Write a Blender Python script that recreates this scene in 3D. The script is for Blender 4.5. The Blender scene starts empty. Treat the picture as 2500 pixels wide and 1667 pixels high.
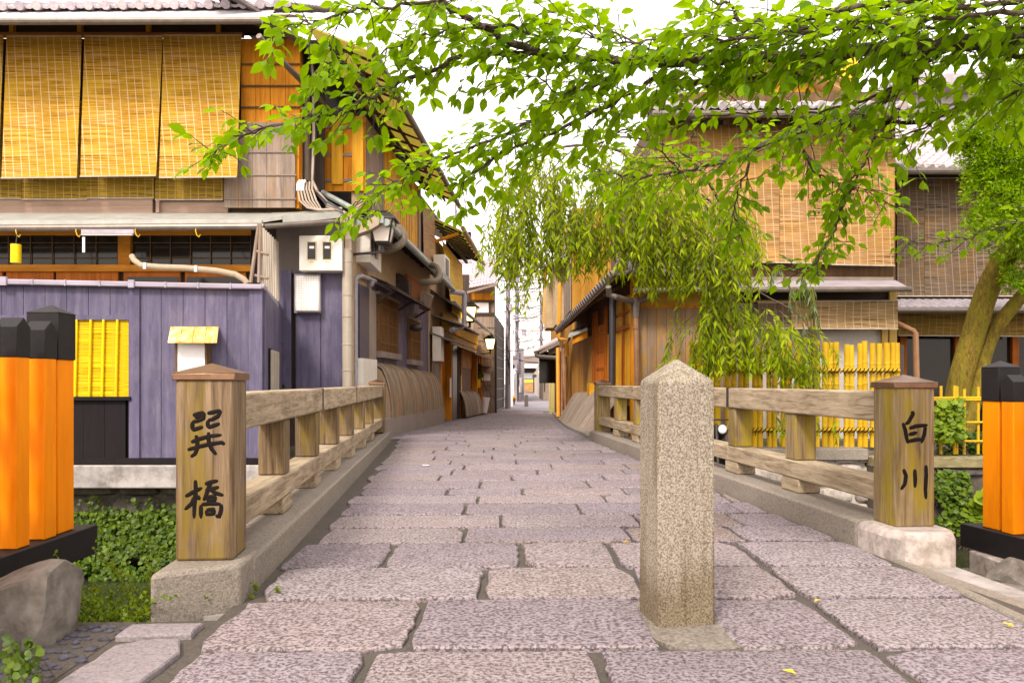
import bpy, bmesh, math, random
import numpy as np
from mathutils import Vector, Matrix, noise as mnoise
random.seed(7); rng = np.random.default_rng(7)
R = math.radians
S = bpy.context.scene
COL = S.collection

# ------------------------------------------------------------------ camera, sky, sun, exposure
EYE = 1.017; F = 1950.0
cam = bpy.data.cameras.new("Camera"); camo = bpy.data.objects.new("Camera", cam); COL.objects.link(camo)
camo.location = (0, 0, EYE); camo.rotation_euler = (R(90), 0, 0)
cam.sensor_width = 36; cam.lens = 36 * F / 2500; cam.shift_y = 99.5 / 2500
cam.clip_start = 0.05; cam.clip_end = 2000
S.camera = camo
W = bpy.data.worlds.new("World"); S.world = W; W.use_nodes = True
wn = W.node_tree.nodes; wl = W.node_tree.links
bg = wn["Background"]
SUN_EL, SUN_AZ = 44, 205
sky = wn.new("ShaderNodeTexSky"); sky.sky_type = 'NISHITA'; sky.sun_disc = False
sky.sun_elevation = R(SUN_EL); sky.sun_rotation = R(SUN_AZ); sky.dust_density = 4; sky.air_density = 1.2; sky.altitude = 50
# thin bright overcast: the clear sky seen through an even veil of cloud
mx = wn.new("ShaderNodeMix"); mx.data_type = 'RGBA'; mx.inputs[0].default_value = 0.72
mx.inputs[7].default_value = (9.2, 8.25, 7.5, 1)
wl.new(sky.outputs[0], mx.inputs[6]); wl.new(mx.outputs[2], bg.inputs[0])
bg.inputs[1].default_value = 0.125
sun = bpy.data.lights.new("Sun", 'SUN'); suno = bpy.data.objects.new("Sun", sun); COL.objects.link(suno)
sun.energy = 1.5; sun.angle = R(11); sun.color = (1, 0.93, 0.83)
a = R(SUN_AZ); e = R(SUN_EL)
sdir = Vector((math.sin(a) * math.cos(e), math.cos(a) * math.cos(e), math.sin(e)))
suno.rotation_euler = sdir.to_track_quat('Z', 'Y').to_euler()
S.view_settings.view_transform = 'Standard'; S.view_settings.look = 'None'
S.view_settings.exposure = 1.40; S.view_settings.gamma = 1
S.cycles.max_bounces = 8; S.cycles.diffuse_bounces = 4; S.cycles.transmission_bounces = 5

# ------------------------------------------------------------------ helpers
def X(px, Y): return (px - 1250) / F * Y
def Z(py, Y): return EYE + (933 - py) / F * Y
def P(px, py, Y): return Vector((X(px, Y), Y, Z(py, Y)))
def lerp(a, b, t): return a + (b - a) * t
def gz(Y):
    if Y <= 16: return 0.0
    return -0.0178 * (min(Y, 36.7) - 16)

class MB:
    def __init__(s): s.v = []; s.f = []; s.ch = []
    def add(s, vs, fs):
        b = len(s.v); s.ch.append((b, len(s.f))); s.v.extend([tuple(p) for p in vs]); s.f.extend([[i + b for i in f] for f in fs]); return s
    def hexa(s, p): return s.add(p, [(0,3,2,1),(4,5,6,7),(0,1,5,4),(1,2,6,5),(2,3,7,6),(3,0,4,7)])
    def box(s, x0, x1, y0, y1, z0, z1):
        return s.hexa([(x0,y0,z0),(x1,y0,z0),(x1,y1,z0),(x0,y1,z0),(x0,y0,z1),(x1,y0,z1),(x1,y1,z1),(x0,y1,z1)])
    def rect(s, px0, px1, py0, py1, Y, d=0.05):          # front-facing box: front face at Y, given as seen at that distance
        return s.box(X(px0,Y), X(px1,Y), Y, Y+d, Z(py1,Y), Z(py0,Y))
    def strip(s, A, B, z0, z1, o0, o1, z2=None, z3=None):  # box along plan line A-B, between offsets o0..o1 to its right-hand side
        A = Vector((A[0],A[1])); B = Vector((B[0],B[1])); d = (B-A).normalized(); n = Vector((d.y,-d.x))
        z2 = z0 if z2 is None else z2; z3 = z1 if z3 is None else z3
        a0,a1,b0,b1 = A+n*o1, A+n*o0, B+n*o1, B+n*o0
        return s.hexa([(a0.x,a0.y,z0),(b0.x,b0.y,z2),(b1.x,b1.y,z2),(a1.x,a1.y,z0),(a0.x,a0.y,z1),(b0.x,b0.y,z3),(b1.x,b1.y,z3),(a1.x,a1.y,z1)])
    def boards(s, A, B, z0, z1, w, t=0.02, gap=0.006, off=0.0, jit=0.004, z2=None, z3=None):
        A = Vector((A[0],A[1])); B = Vector((B[0],B[1])); L = (B-A).length; n = max(1, round(L/w)); 
        z2 = z0 if z2 is None else z2; z3 = z1 if z3 is None else z3
        for i in range(n):
            f0 = (i + gap/2/w)/n; f1 = (i+1 - gap/2/w)/n; j = random.uniform(0, jit)
            s.strip(A.lerp(B,f0), A.lerp(B,f1), lerp(z0,z2,f0), lerp(z1,z3,f0), off, off+t+j, lerp(z0,z2,f1), lerp(z1,z3,f1))
        return s
    def slab4(s, p0, p1, p2, p3, t):                      # thick quad, thickness straight down
        ps = [Vector(p) for p in (p0,p1,p2,p3)]; d = Vector((0,0,-t))
        return s.hexa([p+d for p in ps] + ps)
    def tube(s, pts, r, n=8, caps=True):
        pts = [Vector(p) for p in pts]; m = len(pts)
        if m < 2: return s
        rs = list(r) if hasattr(r,'__len__') else [r]*m
        vs = []; fs = []; up = None
        for i, p in enumerate(pts):
            t = (pts[min(i+1,m-1)] - pts[max(i-1,0)])
            if t.length < 1e-9: t = Vector((0,0,1))
            t.normalize()
            if up is None: up = Vector((0,0,1)) if abs(t.z) < 0.9 else Vector((1,0,0))
            x = t.cross(up); 
            if x.length < 1e-6: x = t.cross(Vector((1,0,0)))
            x.normalize(); y = x.cross(t); up = y
            for k in range(n):
                an = 2*math.pi*k/n
                vs.append(p + x*(rs[i]*math.cos(an)) + y*(rs[i]*math.sin(an)))
        for i in range(m-1):
            for k in range(n):
                k2 = (k+1) % n
                fs.append((i*n+k, i*n+k2, (i+1)*n+k2, (i+1)*n+k))
        if caps: fs.append(tuple(range(n))[::-1]); fs.append(tuple((m-1)*n+k for k in range(n)))
        return s.add(vs, fs)
    def beam(s, a, b, w, h):
        a = Vector(a); b = Vector(b); d = b-a; x = Vector((d.y,-d.x,0))
        x = x.normalized() if x.length > 1e-6 else Vector((1,0,0))
        y = x.cross(d).normalized(); 
        x = x*(w/2); y = y*(h/2)
        return s.hexa([a-x-y,a+x-y,b+x-y,b-x-y,a-x+y,a+x+y,b+x+y,b-x+y])
    def obox(s, c, ex, ey, sx, sy, z0, z1, top=1.0):      # box on plan axes ex,ey
        c = Vector((c[0],c[1])); ex = Vector(ex); ey = Vector(ey); o = []
        for z, k in ((z0,1.0),(z1,top)):
            for sx_, sy_ in ((-1,-1),(1,-1),(1,1),(-1,1)):
                q = c + ex*(sx_*sx/2*k) + ey*(sy_*sy/2*k); o.append((q.x,q.y,z))
        return s.hexa(o)
    def pyramid(s, c, ex, ey, sx, sy, z0, z1):
        c = Vector((c[0],c[1])); ex = Vector(ex); ey = Vector(ey); o = []
        for a_, b_ in ((-1,-1),(1,-1),(1,1),(-1,1)):
            q = c + ex*(a_*sx/2) + ey*(b_*sy/2); o.append((q.x,q.y,z0))
        o.append((c.x,c.y,z1))
        return s.add(o, [(3,2,1,0),(0,1,4),(1,2,4),(2,3,4),(3,0,4)])
    def prism(s, poly, vec):
        n = len(poly); vec = Vector(vec); a_ = [Vector(p) for p in poly]; b_ = [p+vec for p in a_]
        return s.add(a_+b_, [tuple(range(n))[::-1], tuple(range(n,2*n))] + [(i,(i+1)%n,n+(i+1)%n,n+i) for i in range(n)])
    def ball(s, c, rx, ry, rz, nu=10, nv=7):
        vs = [(c[0],c[1],c[2]-rz)]; fs = []
        for j in range(1,nv):
            th = -math.pi/2 + math.pi*j/nv
            for i in range(nu):
                ph = 2*math.pi*i/nu
                vs.append((c[0]+rx*math.cos(th)*math.cos(ph), c[1]+ry*math.cos(th)*math.sin(ph), c[2]+rz*math.sin(th)))
        vs.append((c[0],c[1],c[2]+rz)); last = len(vs)-1
        for i in range(nu):
            fs.append((0, 1+(i+1)%nu, 1+i)); fs.append((last, last-nu+i, last-nu+(i+1)%nu))
        for j in range(nv-2):
            for i in range(nu):
                a_ = 1+j*nu+i; b_ = 1+j*nu+(i+1)%nu
                fs.append((a_,b_,b_+nu,a_+nu))
        return s.add(vs, fs)

LOC = {}
def mesh_obj(name, vs, fs, mat, off=(0,0,0), smooth=35, bevel=0):
    me = bpy.data.meshes.new(name)
    o3 = Vector(off)
    me.from_pydata([(v[0]-o3.x, v[1]-o3.y, v[2]-o3.z) for v in vs], [], fs)
    me.materials.append(mat)
    if smooth:
        me.polygons.foreach_set('use_smooth', [True]*len(me.polygons)); me.set_sharp_from_angle(angle=R(smooth))
    me.update()
    o = bpy.data.objects.new(name, me); COL.objects.link(o)
    if bevel:
        b = o.modifiers.new('bevel','BEVEL'); b.width = bevel; b.segments = 2; b.limit_method = 'ANGLE'; b.angle_limit = R(40)
    return o
def T(name, label, cat, loc, group=None):
    o = bpy.data.objects.new(name, None); COL.objects.link(o); o.location = loc; o.empty_display_size = 0.2
    o['label'] = label; o['category'] = cat
    if group: o['group'] = group
    LOC[o.name] = Vector(loc); return o
def part(name, mb, mat, parent, label=None, bevel=0, smooth=35, kind=None):
    loc = LOC[parent.name]
    o = mesh_obj(name, mb.v, mb.f, mat, loc, smooth, bevel); o.parent = parent
    LOC[o.name] = loc
    if label: o['label'] = label
    if kind: o['kind'] = kind
    return o
def single(name, mb, mat, label, cat, group=None, bevel=0, kind=None, smooth=35):
    a_ = np.array(mb.v); lo = a_.min(0); hi = a_.max(0); loc = Vector(((lo[0]+hi[0])/2, (lo[1]+hi[1])/2, lo[2]))
    o = mesh_obj(name, mb.v, mb.f, mat, loc, smooth, bevel); o.location = loc
    LOC[o.name] = loc
    o['label'] = label; o['category'] = cat
    if group: o['group'] = group
    if kind: o['kind'] = kind
    return o
def parts(name, mb, mat, parent, bevel=0, smooth=35):     # every piece of the collected shape becomes a part of its own
    out = []
    for i, (v0, f0) in enumerate(mb.ch):
        v1, f1 = mb.ch[i+1] if i+1 < len(mb.ch) else (len(mb.v), len(mb.f))
        q = MB(); q.v = mb.v[v0:v1]; q.f = [[k-v0 for k in f] for f in mb.f[f0:f1]]
        out.append(part(name, q, mat, parent, bevel=bevel, smooth=smooth))
    return out
def struct(name, mb, mat, smooth=35, bevel=0):
    o = mesh_obj(name, mb.v, mb.f, mat, (0,0,0), smooth, bevel); o['kind'] = 'structure'; return o

# ------------------------------------------------------------------ materials
class NT:
    def __init__(s, name):
        s.m = bpy.data.materials.new(name); s.m.use_nodes = True; s.t = s.m.node_tree; s.b = s.t.nodes['Principled BSDF']
    def n(s, typ, **kw):
        nd = s.t.nodes.new(typ)
        for k, v in kw.items():
            if k.startswith('i_'):
                key = k[2:]; key = int(key) if key.isdigit() else key
                nd.inputs[key].default_value = v
            else: setattr(nd, k, v)
        return nd
    def l(s, a_, b_): s.t.links.new(a_, b_)
    def coord(s, scale=(1,1,1), rot=(0,0,0)):
        tc = s.n('ShaderNodeTexCoord'); mp = s.n('ShaderNodeMapping'); mp.inputs['Scale'].default_value = scale; mp.inputs['Rotation'].default_value = rot
        s.l(tc.outputs['Object'], mp.inputs['Vector']); return mp.outputs[0]
    def noise(s, vec, scale, detail=4, rough=0.55, dist=0):
        nd = s.n('ShaderNodeTexNoise'); nd.inputs['Scale'].default_value = scale; nd.inputs['Detail'].default_value = detail
        nd.inputs['Roughness'].default_value = rough; nd.inputs['Distortion'].default_value = dist
        s.l(vec, nd.inputs['Vector']); return nd.outputs['Fac']
    def ramp(s, fac, stops):
        r = s.n('ShaderNodeValToRGB'); e_ = r.color_ramp.elements
        while len(e_) < len(stops): e_.new(0.5)
        for el, (p_, c_) in zip(e_, stops):
            el.position = p_; el.color = (*c_, 1) if len(c_) == 3 else c_
        s.l(fac, r.inputs[0]); return r.outputs[0]
    def mix(s, a_, b_, fac, mode='MIX'):
        m_ = s.n('ShaderNodeMix', data_type='RGBA', blend_type=mode)
        for sock, val in ((m_.inputs[0],fac),(m_.inputs[6],a_),(m_.inputs[7],b_)):
            if isinstance(val, (int,float)): sock.default_value = val
            elif isinstance(val, tuple): sock.default_value = (*val,1) if len(val)==3 else val
            else: s.l(val, sock)
        return m_.outputs[2]
    def math(s, op, a_, b_=0.0):
        m_ = s.n('ShaderNodeMath', operation=op)
        for sock, val in ((m_.inputs[0],a_),(m_.inputs[1],b_)):
            if isinstance(val,(int,float)): sock.default_value = val
            else: s.l(val, sock)
        return m_.outputs[0]
    def island(s):
        g = s.n('ShaderNodeNewGeometry'); return g.outputs['Random Per Island']
    def bump(s, h, strength=0.4, dist=0.01):
        b_ = s.n('ShaderNodeBump'); b_.inputs['Strength'].default_value = strength; b_.inputs['Distance'].default_value = dist
        s.l(h, b_.inputs['Height']); s.l(b_.outputs[0], s.b.inputs['Normal'])
    def out(s, col, rough=0.7, spec=0.4, metal=0.0):
        if isinstance(col, tuple): s.b.inputs['Base Color'].default_value = (*col,1)
        else: s.l(col, s.b.inputs['Base Color'])
        s.b.inputs['Roughness'].default_value = rough; s.b.inputs['Specular IOR Level'].default_value = spec; s.b.inputs['Metallic'].default_value = metal
        return s.m

def granite(name, base, dark, light, scale=140, bump=0.6, island=0.25, tint=None, streak=1.0, hard=0, foot=0):
    t = NT(name); c = t.coord((1,streak,1))
    n1 = t.noise(c, scale, 3, 0.65); n2 = t.noise(c, scale*0.35, 3, 0.6); n3 = t.noise(c, 1.6, 4, 0.6)
    col = t.ramp(n1, [(0.44,dark),(0.475,base),(0.56,light)] if hard == 2 else [(0.43,dark),(0.485,base),(0.60,light)] if hard else [(0.36,dark),(0.5,base),(0.66,light)])
    col = t.mix(col, t.ramp(n2, [(0.38,dark),(0.52,base)]), 0.2 if hard else 0.4)
    if hard == 2:
        n4 = t.noise(c, 11, 4, 0.7); col = t.mix(col, (0.72,0.68,0.64), t.ramp(n4, [(0.46,(0,0,0)),(0.62,(0.8,0.8,0.8))]), 'MULTIPLY')
    col = t.mix(col, t.ramp(n3, [(0.3,tuple(x*0.72 for x in base)),(0.7,tuple(min(1,x*1.15) for x in base))]), 0.35)
    if island:
        r = t.island(); col = t.mix(col, t.ramp(r, [(0,(0.60,0.56,0.62)),(0.25,(0.95,0.92,0.97)),(0.45,(0.76,0.71,0.80)),(0.65,(1,0.94,0.86)),(0.85,(0.98,0.97,1)),(1,(0.86,0.74,0.56))]), min(1,island*3.2), 'MULTIPLY')
    if foot:      # splash dirt: a ragged band of grime on the lowest part of the stone and a few runs below the cap
        tc = t.n('ShaderNodeTexCoord'); sp = t.n('ShaderNodeSeparateXYZ'); t.l(tc.outputs['Object'], sp.inputs[0])
        nz = t.noise(t.coord((9,9,1.2)), 1.0, 4, 0.6); zz = t.math('SUBTRACT', sp.outputs[2], t.math('MULTIPLY', nz, foot*1.2))
        col = t.mix(col, (0.50,0.44,0.33), t.ramp(zz, [(0.0,(0.8,0.8,0.8)),(0.16,(0,0,0))]), 'MULTIPLY')
        col = t.mix(col, (0.62,0.57,0.48), t.ramp(t.noise(t.coord((14,14,1.0)), 1.0, 3, 0.6), [(0.54,(0,0,0)),(0.66,(0.7,0.7,0.7))]), 'MULTIPLY')
    h = t.math('ADD', n1, t.math('MULTIPLY', n2, 0.9)); t.bump(h, bump, 0.012)
    return t.out(col, 0.75, 0.18)

def wood(name, c1, c2, axis='Z', freq=26, rough=0.75, island=0.5, stain=None, stain_amt=0.5, bump=0.25, stretch=14, knots=0.0):
    t = NT(name)
    sc = {'Z':(freq,freq,freq/stretch),'X':(freq/stretch,freq,freq),'Y':(freq,freq/stretch,freq)}[axis]
    c = t.coord(sc); n1 = t.noise(c, 1.0, 5, 0.65, 0.6); c0 = t.coord((1,1,1)); n2 = t.noise(c0, 1.7, 4, 0.6)
    col = t.ramp(n1, [(0.28,c2),(0.5,tuple((a_+b_)/2 for a_,b_ in zip(c1,c2))),(0.7,c1)])
    col = t.mix(col, tuple(x*0.6 for x in c2), t.ramp(n2, [(0.5,(0,0,0)),(0.75,(0.5,0.5,0.5))]))
    if stain:
        s2 = t.coord({'Z':(7,7,1.6),'X':(1.6,7,7),'Y':(7,1.6,7)}[axis]); n3 = t.noise(s2, 1.0, 5, 0.7)
        col = t.mix(col, stain, t.ramp(n3, [(0.48,(0,0,0)),(0.62,(stain_amt,)*3)]))
    if island:
        r = t.island(); lo = 1-island*0.55
        col = t.mix(col, t.ramp(r, [(0,(lo,lo,lo)),(1,(1.0,1.0,1.0))]), 1.0, 'MULTIPLY')
    t.bump(n1, bump, 0.01)
    return t.out(col, rough, 0.13)

def paint(name, col, rough=0.5, var=0.25, bump=0.08, scale=3.0, spec=0.4, metal=0, dirt=None):
    t = NT(name); c = t.coord(); n1 = t.noise(c, scale, 6, 0.65); n2 = t.noise(c, scale*14, 3, 0.6)
    o = t.ramp(n1, [(0.25,tuple(x*(1-var) for x in col)),(0.75,tuple(min(1,x*(1+var*0.6)) for x in col))])
    if dirt: o = t.mix(o, dirt, t.ramp(n2, [(0.55,(0,0,0)),(0.75,(0.5,0.5,0.5))]))
    t.bump(n2, bump, 0.006)
    return t.out(o, rough, spec, metal)

def reed(name, ca, cb, cthread, freq=130, threads=11, rough=0.65, patch=None):
    t = NT(name); c = t.coord((1.2,1.2,freq)); n1 = t.noise(c, 1.0, 2, 0.7)
    c2 = t.coord((2.5,2.5,40)); n2 = t.noise(c2, 1.0, 3, 0.6)
    col = t.ramp(n1, [(0.36,tuple(x*0.35 for x in cb)),(0.5,cb),(0.62,ca)])
    col = t.mix(col, cthread, t.ramp(n2, [(0.5,(0,0,0)),(0.72,(0.55,0.55,0.55))]))
    if patch:
        n3 = t.noise(t.coord((1.1,1.1,1.4)), 1.0, 3, 0.5); col = t.mix(col, patch, t.ramp(n3, [(0.45,(0,0,0)),(0.66,(0.6,0.6,0.6))]))
    tc = t.n('ShaderNodeTexCoord'); sp = t.n('ShaderNodeSeparateXYZ'); t.l(tc.outputs['Object'], sp.inputs[0])
    fx = t.math('FRACT', t.math('MULTIPLY', t.math('ADD', sp.outputs[0], t.math('MULTIPLY', sp.outputs[1], 1.0)), threads))
    th = t.math('LESS_THAN', fx, 0.11)
    col = t.mix(col, cthread, t.math('MULTIPLY', th, 0.75))
    t.bump(n1, 0.5, 0.006)
    return t.out(col, rough, 0.1)

def leafmat(name, c_lo, c_hi, trans=0.45, rough=0.42, spec=0.45, tcol=None):
    t = NT(name); r = t.island(); c = t.coord(); n1 = t.noise(c, 30, 2)
    col = t.ramp(r, [(0,c_lo),(0.55,tuple((a_+b_)/2 for a_,b_ in zip(c_lo,c_hi))),(1,c_hi)])
    col = t.mix(col, tuple(x*0.7 for x in c_lo), t.math('MULTIPLY', n1, 0.3))
    t.out(col, rough, spec)
    tr = t.n('ShaderNodeBsdfTranslucent'); 
    tcx = t.mix(col, tcol, 0.6) if tcol else col
    t.l(tcx, tr.inputs[0])
    ms = t.n('ShaderNodeMixShader'); ms.inputs[0].default_value = trans
    t.l(t.b.outputs[0], ms.inputs[1]); t.l(tr.outputs[0], ms.inputs[2])
    t.l(ms.outputs[0], t.t.nodes['Material Output'].inputs[0]); return t.m

def emit(name, col, s):
    t = NT(name); t.out((0.8,0.75,0.65), 0.4); t.b.inputs['Emission Color'].default_value = (*col,1); t.b.inputs['Emission Strength'].default_value = s; return t.m

M = {}
M['paver'] = granite('paver_granite', (0.222,0.187,0.196), (0.020,0.015,0.016), (0.40,0.35,0.365), 58, 0.45, 0.22, hard=2)
M['granite_post'] = granite('bollard_granite', (0.275,0.23,0.18), (0.065,0.053,0.04), (0.44,0.385,0.31), 130, 0.4, 0, hard=1, foot=0.30)
M['kerb'] = granite('kerb_granite', (0.24,0.205,0.17), (0.075,0.062,0.05), (0.35,0.305,0.265), 110, 0.4, 0)
M['mortar'] = granite('mortar', (0.085,0.072,0.06), (0.04,0.033,0.028), (0.13,0.112,0.098), 90, 0.5, 0)
M['asphalt'] = granite('street_asphalt', (0.22,0.195,0.215), (0.16,0.145,0.155), (0.27,0.245,0.26), 60, 0.15, 0)
M['gutterstone'] = granite('gutter_stone', (0.15,0.13,0.15), (0.10,0.088,0.10), (0.20,0.18,0.195), 60, 0.2, 0)
M['earth'] = granite('earth', (0.12,0.10,0.075), (0.06,0.05,0.035), (0.2,0.17,0.12), 14, 0.7, 0)
M['concrete'] = granite('stained_concrete', (0.32,0.29,0.275), (0.075,0.065,0.055), (0.50,0.47,0.46), 5, 0.5, 0)
M['rubble'] = granite('rubble_stone', (0.42,0.37,0.32), (0.18,0.15,0.12), (0.60,0.55,0.5), 16, 0.6, 0.25)
M['darkstone'] = granite('damp_stone', (0.10,0.085,0.07), (0.04,0.035,0.025), (0.18,0.155,0.13), 9, 0.8, 0.2)
M['rock'] = granite('boulder_stone', (0.16,0.14,0.12), (0.05,0.044,0.036), (0.27,0.245,0.23), 9, 1.0, 0)
M['pebble'] = granite('dark_pebbles', (0.075,0.072,0.09), (0.04,0.038,0.048), (0.12,0.115,0.14), 30, 0.2, 0.2)
M['bridgewood'] = wood('weathered_post_wood', (0.30,0.21,0.13), (0.055,0.033,0.017), 'Z', 34, 0.8, 0.15, (0.20,0.135,0.015), 0.75, 0.6, 20)
M['bridgewood_moss'] = wood('mossy_post_wood', (0.34,0.25,0.14), (0.10,0.062,0.025), 'Z', 34, 0.8, 0.15, (0.26,0.185,0.01), 0.85, 0.6, 20)
M['railwood'] = wood('weathered_rail_wood', (0.46,0.365,0.255), (0.15,0.105,0.06), 'Y', 34, 0.8, 0.2, (0.42,0.34,0.23), 0.6, 0.6, 20)
M['copper'] = paint('aged_copper', (0.26,0.15,0.09), 0.32, 0.35, 0.05, 12, 0.5, 0.75)
M['carved'] = paint('carved_ink', (0.012,0.009,0.008), 0.75, 0.3, 0.1, 30, 0.08)
M['iron'] = paint('dark_iron', (0.05,0.042,0.04), 0.5, 0.3, 0.1, 20, 0.5, 0.4)
M['vermilion'] = wood('vermilion_paint', (0.84,0.265,0.0), (0.74,0.20,0.0), 'Z', 16, 0.55, 0.10, (0.66,0.17,0.0), 0.5, 0.10)
M['blackpaint'] = paint('black_paint', (0.011,0.009,0.010), 0.55, 0.4, 0.12, 9, 0.22, 0, (0.03,0.025,0.025))
M['purple'] = wood('purple_painted_boards', (0.14,0.122,0.20), (0.078,0.068,0.115), 'Z', 14, 0.6, 0.36, (0.19,0.165,0.215), 0.4, 0.2)
M['purple_dark'] = wood('dark_purple_boards', (0.16,0.135,0.235), (0.085,0.07,0.11), 'Z', 14, 0.6, 0.5, (0.24,0.19,0.15), 0.6, 0.15)
M['blackboard'] = wood('black_boards', (0.016,0.012,0.013), (0.009,0.007,0.008), 'Z', 14, 0.7, 0.3)
M['greywood'] = wood('silvered_boards', (0.36,0.285,0.235), (0.17,0.125,0.10), 'Z', 20, 0.8, 0.45, (0.30,0.18,0.08), 0.5, 0.4)
M['greywood_x'] = wood('silvered_beam', (0.33,0.26,0.22), (0.19,0.145,0.12), 'X', 18, 0.8, 0.4, None, 0, 0.3)
M['purplegrey'] = wood('lead_capping', (0.44,0.39,0.47), (0.28,0.245,0.30), 'X', 12, 0.6, 0.3)
M['cedar'] = wood('orange_cedar', (0.68,0.28,0.015), (0.40,0.13,0.006), 'Z', 16, 0.6, 0.35, None, 0, 0.15)
M['cedar_y'] = wood('yellow_cedar', (0.78,0.42,0.03), (0.52,0.22,0.012), 'Z', 16, 0.6, 0.4, None, 0, 0.15)
M['cedar_fade'] = wood('part_faded_cedar', (0.64,0.30,0.03), (0.4,0.17,0.02), 'Z', 16, 0.65, 0.6, (0.36,0.27,0.2), 0.9, 0.2)
M['cedar_x'] = wood('orange_beam', (0.58,0.23,0.02), (0.32,0.11,0.01), 'X', 16, 0.6, 0.3, None, 0, 0.15)
M['redwood'] = wood('red_brown_timber', (0.42,0.12,0.012), (0.22,0.055,0.006), 'Z', 16, 0.6, 0.3)
M['brownwood'] = wood('brown_timber', (0.17,0.10,0.05), (0.09,0.05,0.025), 'Z', 16, 0.7, 0.4)
M['darkwood'] = wood('dark_timber', (0.075,0.052,0.04), (0.04,0.028,0.024), 'X', 16, 0.7, 0.4)
M['darkwood_z'] = wood('dark_timber_upright', (0.085,0.062,0.05), (0.045,0.032,0.028), 'Z', 16, 0.7, 0.4)
M['bark_roof'] = wood('shingle_boards', (0.68,0.60,0.20), (0.45,0.38,0.11), 'X', 22, 0.8, 0.3)
M['eave_sheet'] = leafmat('translucent_eave_boards', (0.52,0.46,0.16), (0.70,0.62,0.24), 0.6, 0.7, 0.1)
M['reed_gold'] = reed('golden_reed', (0.56,0.315,0.05), (0.36,0.175,0.006), (0.60,0.43,0.24), 95, 7.5, patch=(0.50,0.30,0.01))
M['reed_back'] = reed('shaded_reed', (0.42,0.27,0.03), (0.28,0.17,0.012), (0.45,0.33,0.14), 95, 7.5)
M['reed_beige'] = reed('beige_reed', (0.46,0.275,0.13), (0.28,0.145,0.05), (0.50,0.355,0.21), 85, 6.5, patch=(0.47,0.25,0.045))
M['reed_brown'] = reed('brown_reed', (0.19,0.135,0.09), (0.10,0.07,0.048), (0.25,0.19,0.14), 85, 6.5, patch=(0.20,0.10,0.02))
M['reed_yellow'] = reed('yellow_reed', (0.78,0.52,0.01), (0.6,0.36,0.0), (0.55,0.34,0.02), 120, 7)
M['bamboo'] = wood('yellow_bamboo', (0.72,0.45,0.02), (0.48,0.27,0.01), 'Z', 9, 0.35, 0.5, (0.40,0.29,0.02), 0.5, 0.03, 10)
M['bamboo_bright'] = wood('bright_bamboo', (0.85,0.62,0.01), (0.66,0.42,0.005), 'Z', 9, 0.35, 0.3, None, 0, 0.03)
M['bamboo_grey'] = wood('silvered_bamboo', (0.52,0.45,0.36), (0.36,0.30,0.24), 'Z', 9, 0.5, 0.35, None, 0, 0.05)
M['bamboo_old'] = wood('weathered_bamboo_slats', (0.38,0.30,0.215), (0.20,0.155,0.11), 'Z', 10, 0.7, 0.8, (0.46,0.22,0.07), 0.55, 0.2)
M['inu'] = wood('weathered_screen_boards', (0.42,0.33,0.25), (0.25,0.19,0.145), 'Z', 12, 0.75, 0.6, (0.30,0.24,0.27), 0.5, 0.25)
M['tile'] = granite('roof_tile', (0.50,0.45,0.47), (0.31,0.275,0.29), (0.62,0.57,0.6), 22, 0.15, 0.2)
M['tile_dark'] = granite('dark_roof_tile', (0.17,0.15,0.145), (0.09,0.08,0.075), (0.25,0.225,0.215), 22, 0.2, 0.2)
M['metalroof'] = paint('grey_sheet_roof', (0.36,0.35,0.315), 0.45, 0.3, 0.06, 4, 0.4, 0.1)
M['lavroof'] = paint('lavender_sheet_roof', (0.36,0.32,0.355), 0.45, 0.3, 0.06, 4)
M['gutter'] = paint('dull_gutter_metal', (0.155,0.125,0.105), 0.42, 0.4, 0.05, 6, 0.5, 0.3)
M['pipe'] = paint('brown_downpipe', (0.27,0.135,0.065), 0.4, 0.3, 0.03, 6)
M['pipe_y'] = paint('ochre_downpipe', (0.68,0.31,0.035), 0.4, 0.2, 0.03, 6)
M['pipe_grey'] = paint('grey_pipe', (0.34,0.30,0.34), 0.4, 0.3, 0.03, 6)
M['duct'] = paint('lagged_duct', (0.16,0.125,0.085), 0.6, 0.35, 0.3, 14)
M['polycarb'] = paint('milky_awning_sheet', (0.62,0.58,0.62), 0.35, 0.2, 0.03, 3)
M['verdigris'] = paint('verdigris_copper', (0.26,0.29,0.27), 0.5, 0.5, 0.06, 5)
M['whitebox'] = paint('cream_enamel', (0.72,0.67,0.60), 0.4, 0.12, 0.03, 4)
M['white'] = paint('white_panel', (0.80,0.76,0.76), 0.5, 0.1, 0.05, 10)
M['cable'] = paint('grey_cable', (0.40,0.32,0.25), 0.5, 0.3, 0.03, 5)
M['blackcable'] = paint('black_cable', (0.035,0.03,0.035), 0.5, 0.3, 0.03, 5)
M['plaster'] = paint('tan_plaster', (0.46,0.33,0.19), 0.8, 0.25, 0.1, 5)
M['plaster_y'] = paint('yellow_plaster', (0.78,0.43,0.02), 0.8, 0.15, 0.1, 5)
M['plaster_g'] = paint('grey_plaster', (0.42,0.385,0.35), 0.8, 0.15, 0.1, 5)
M['navy'] = paint('navy_panel', (0.045,0.042,0.065), 0.4, 0.3, 0.03, 5)
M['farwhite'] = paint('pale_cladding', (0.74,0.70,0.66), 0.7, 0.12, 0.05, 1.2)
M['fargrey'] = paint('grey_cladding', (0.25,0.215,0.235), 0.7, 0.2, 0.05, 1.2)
M['sticker'] = paint('yellow_sticker', (0.75,0.5,0.02), 0.5)
M['bark'] = wood('cherry_bark', (0.125,0.09,0.07), (0.045,0.032,0.026), 'Z', 40, 0.85, 0.0, (0.18,0.15,0.12), 0.4, 0.9, 1.0)
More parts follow.
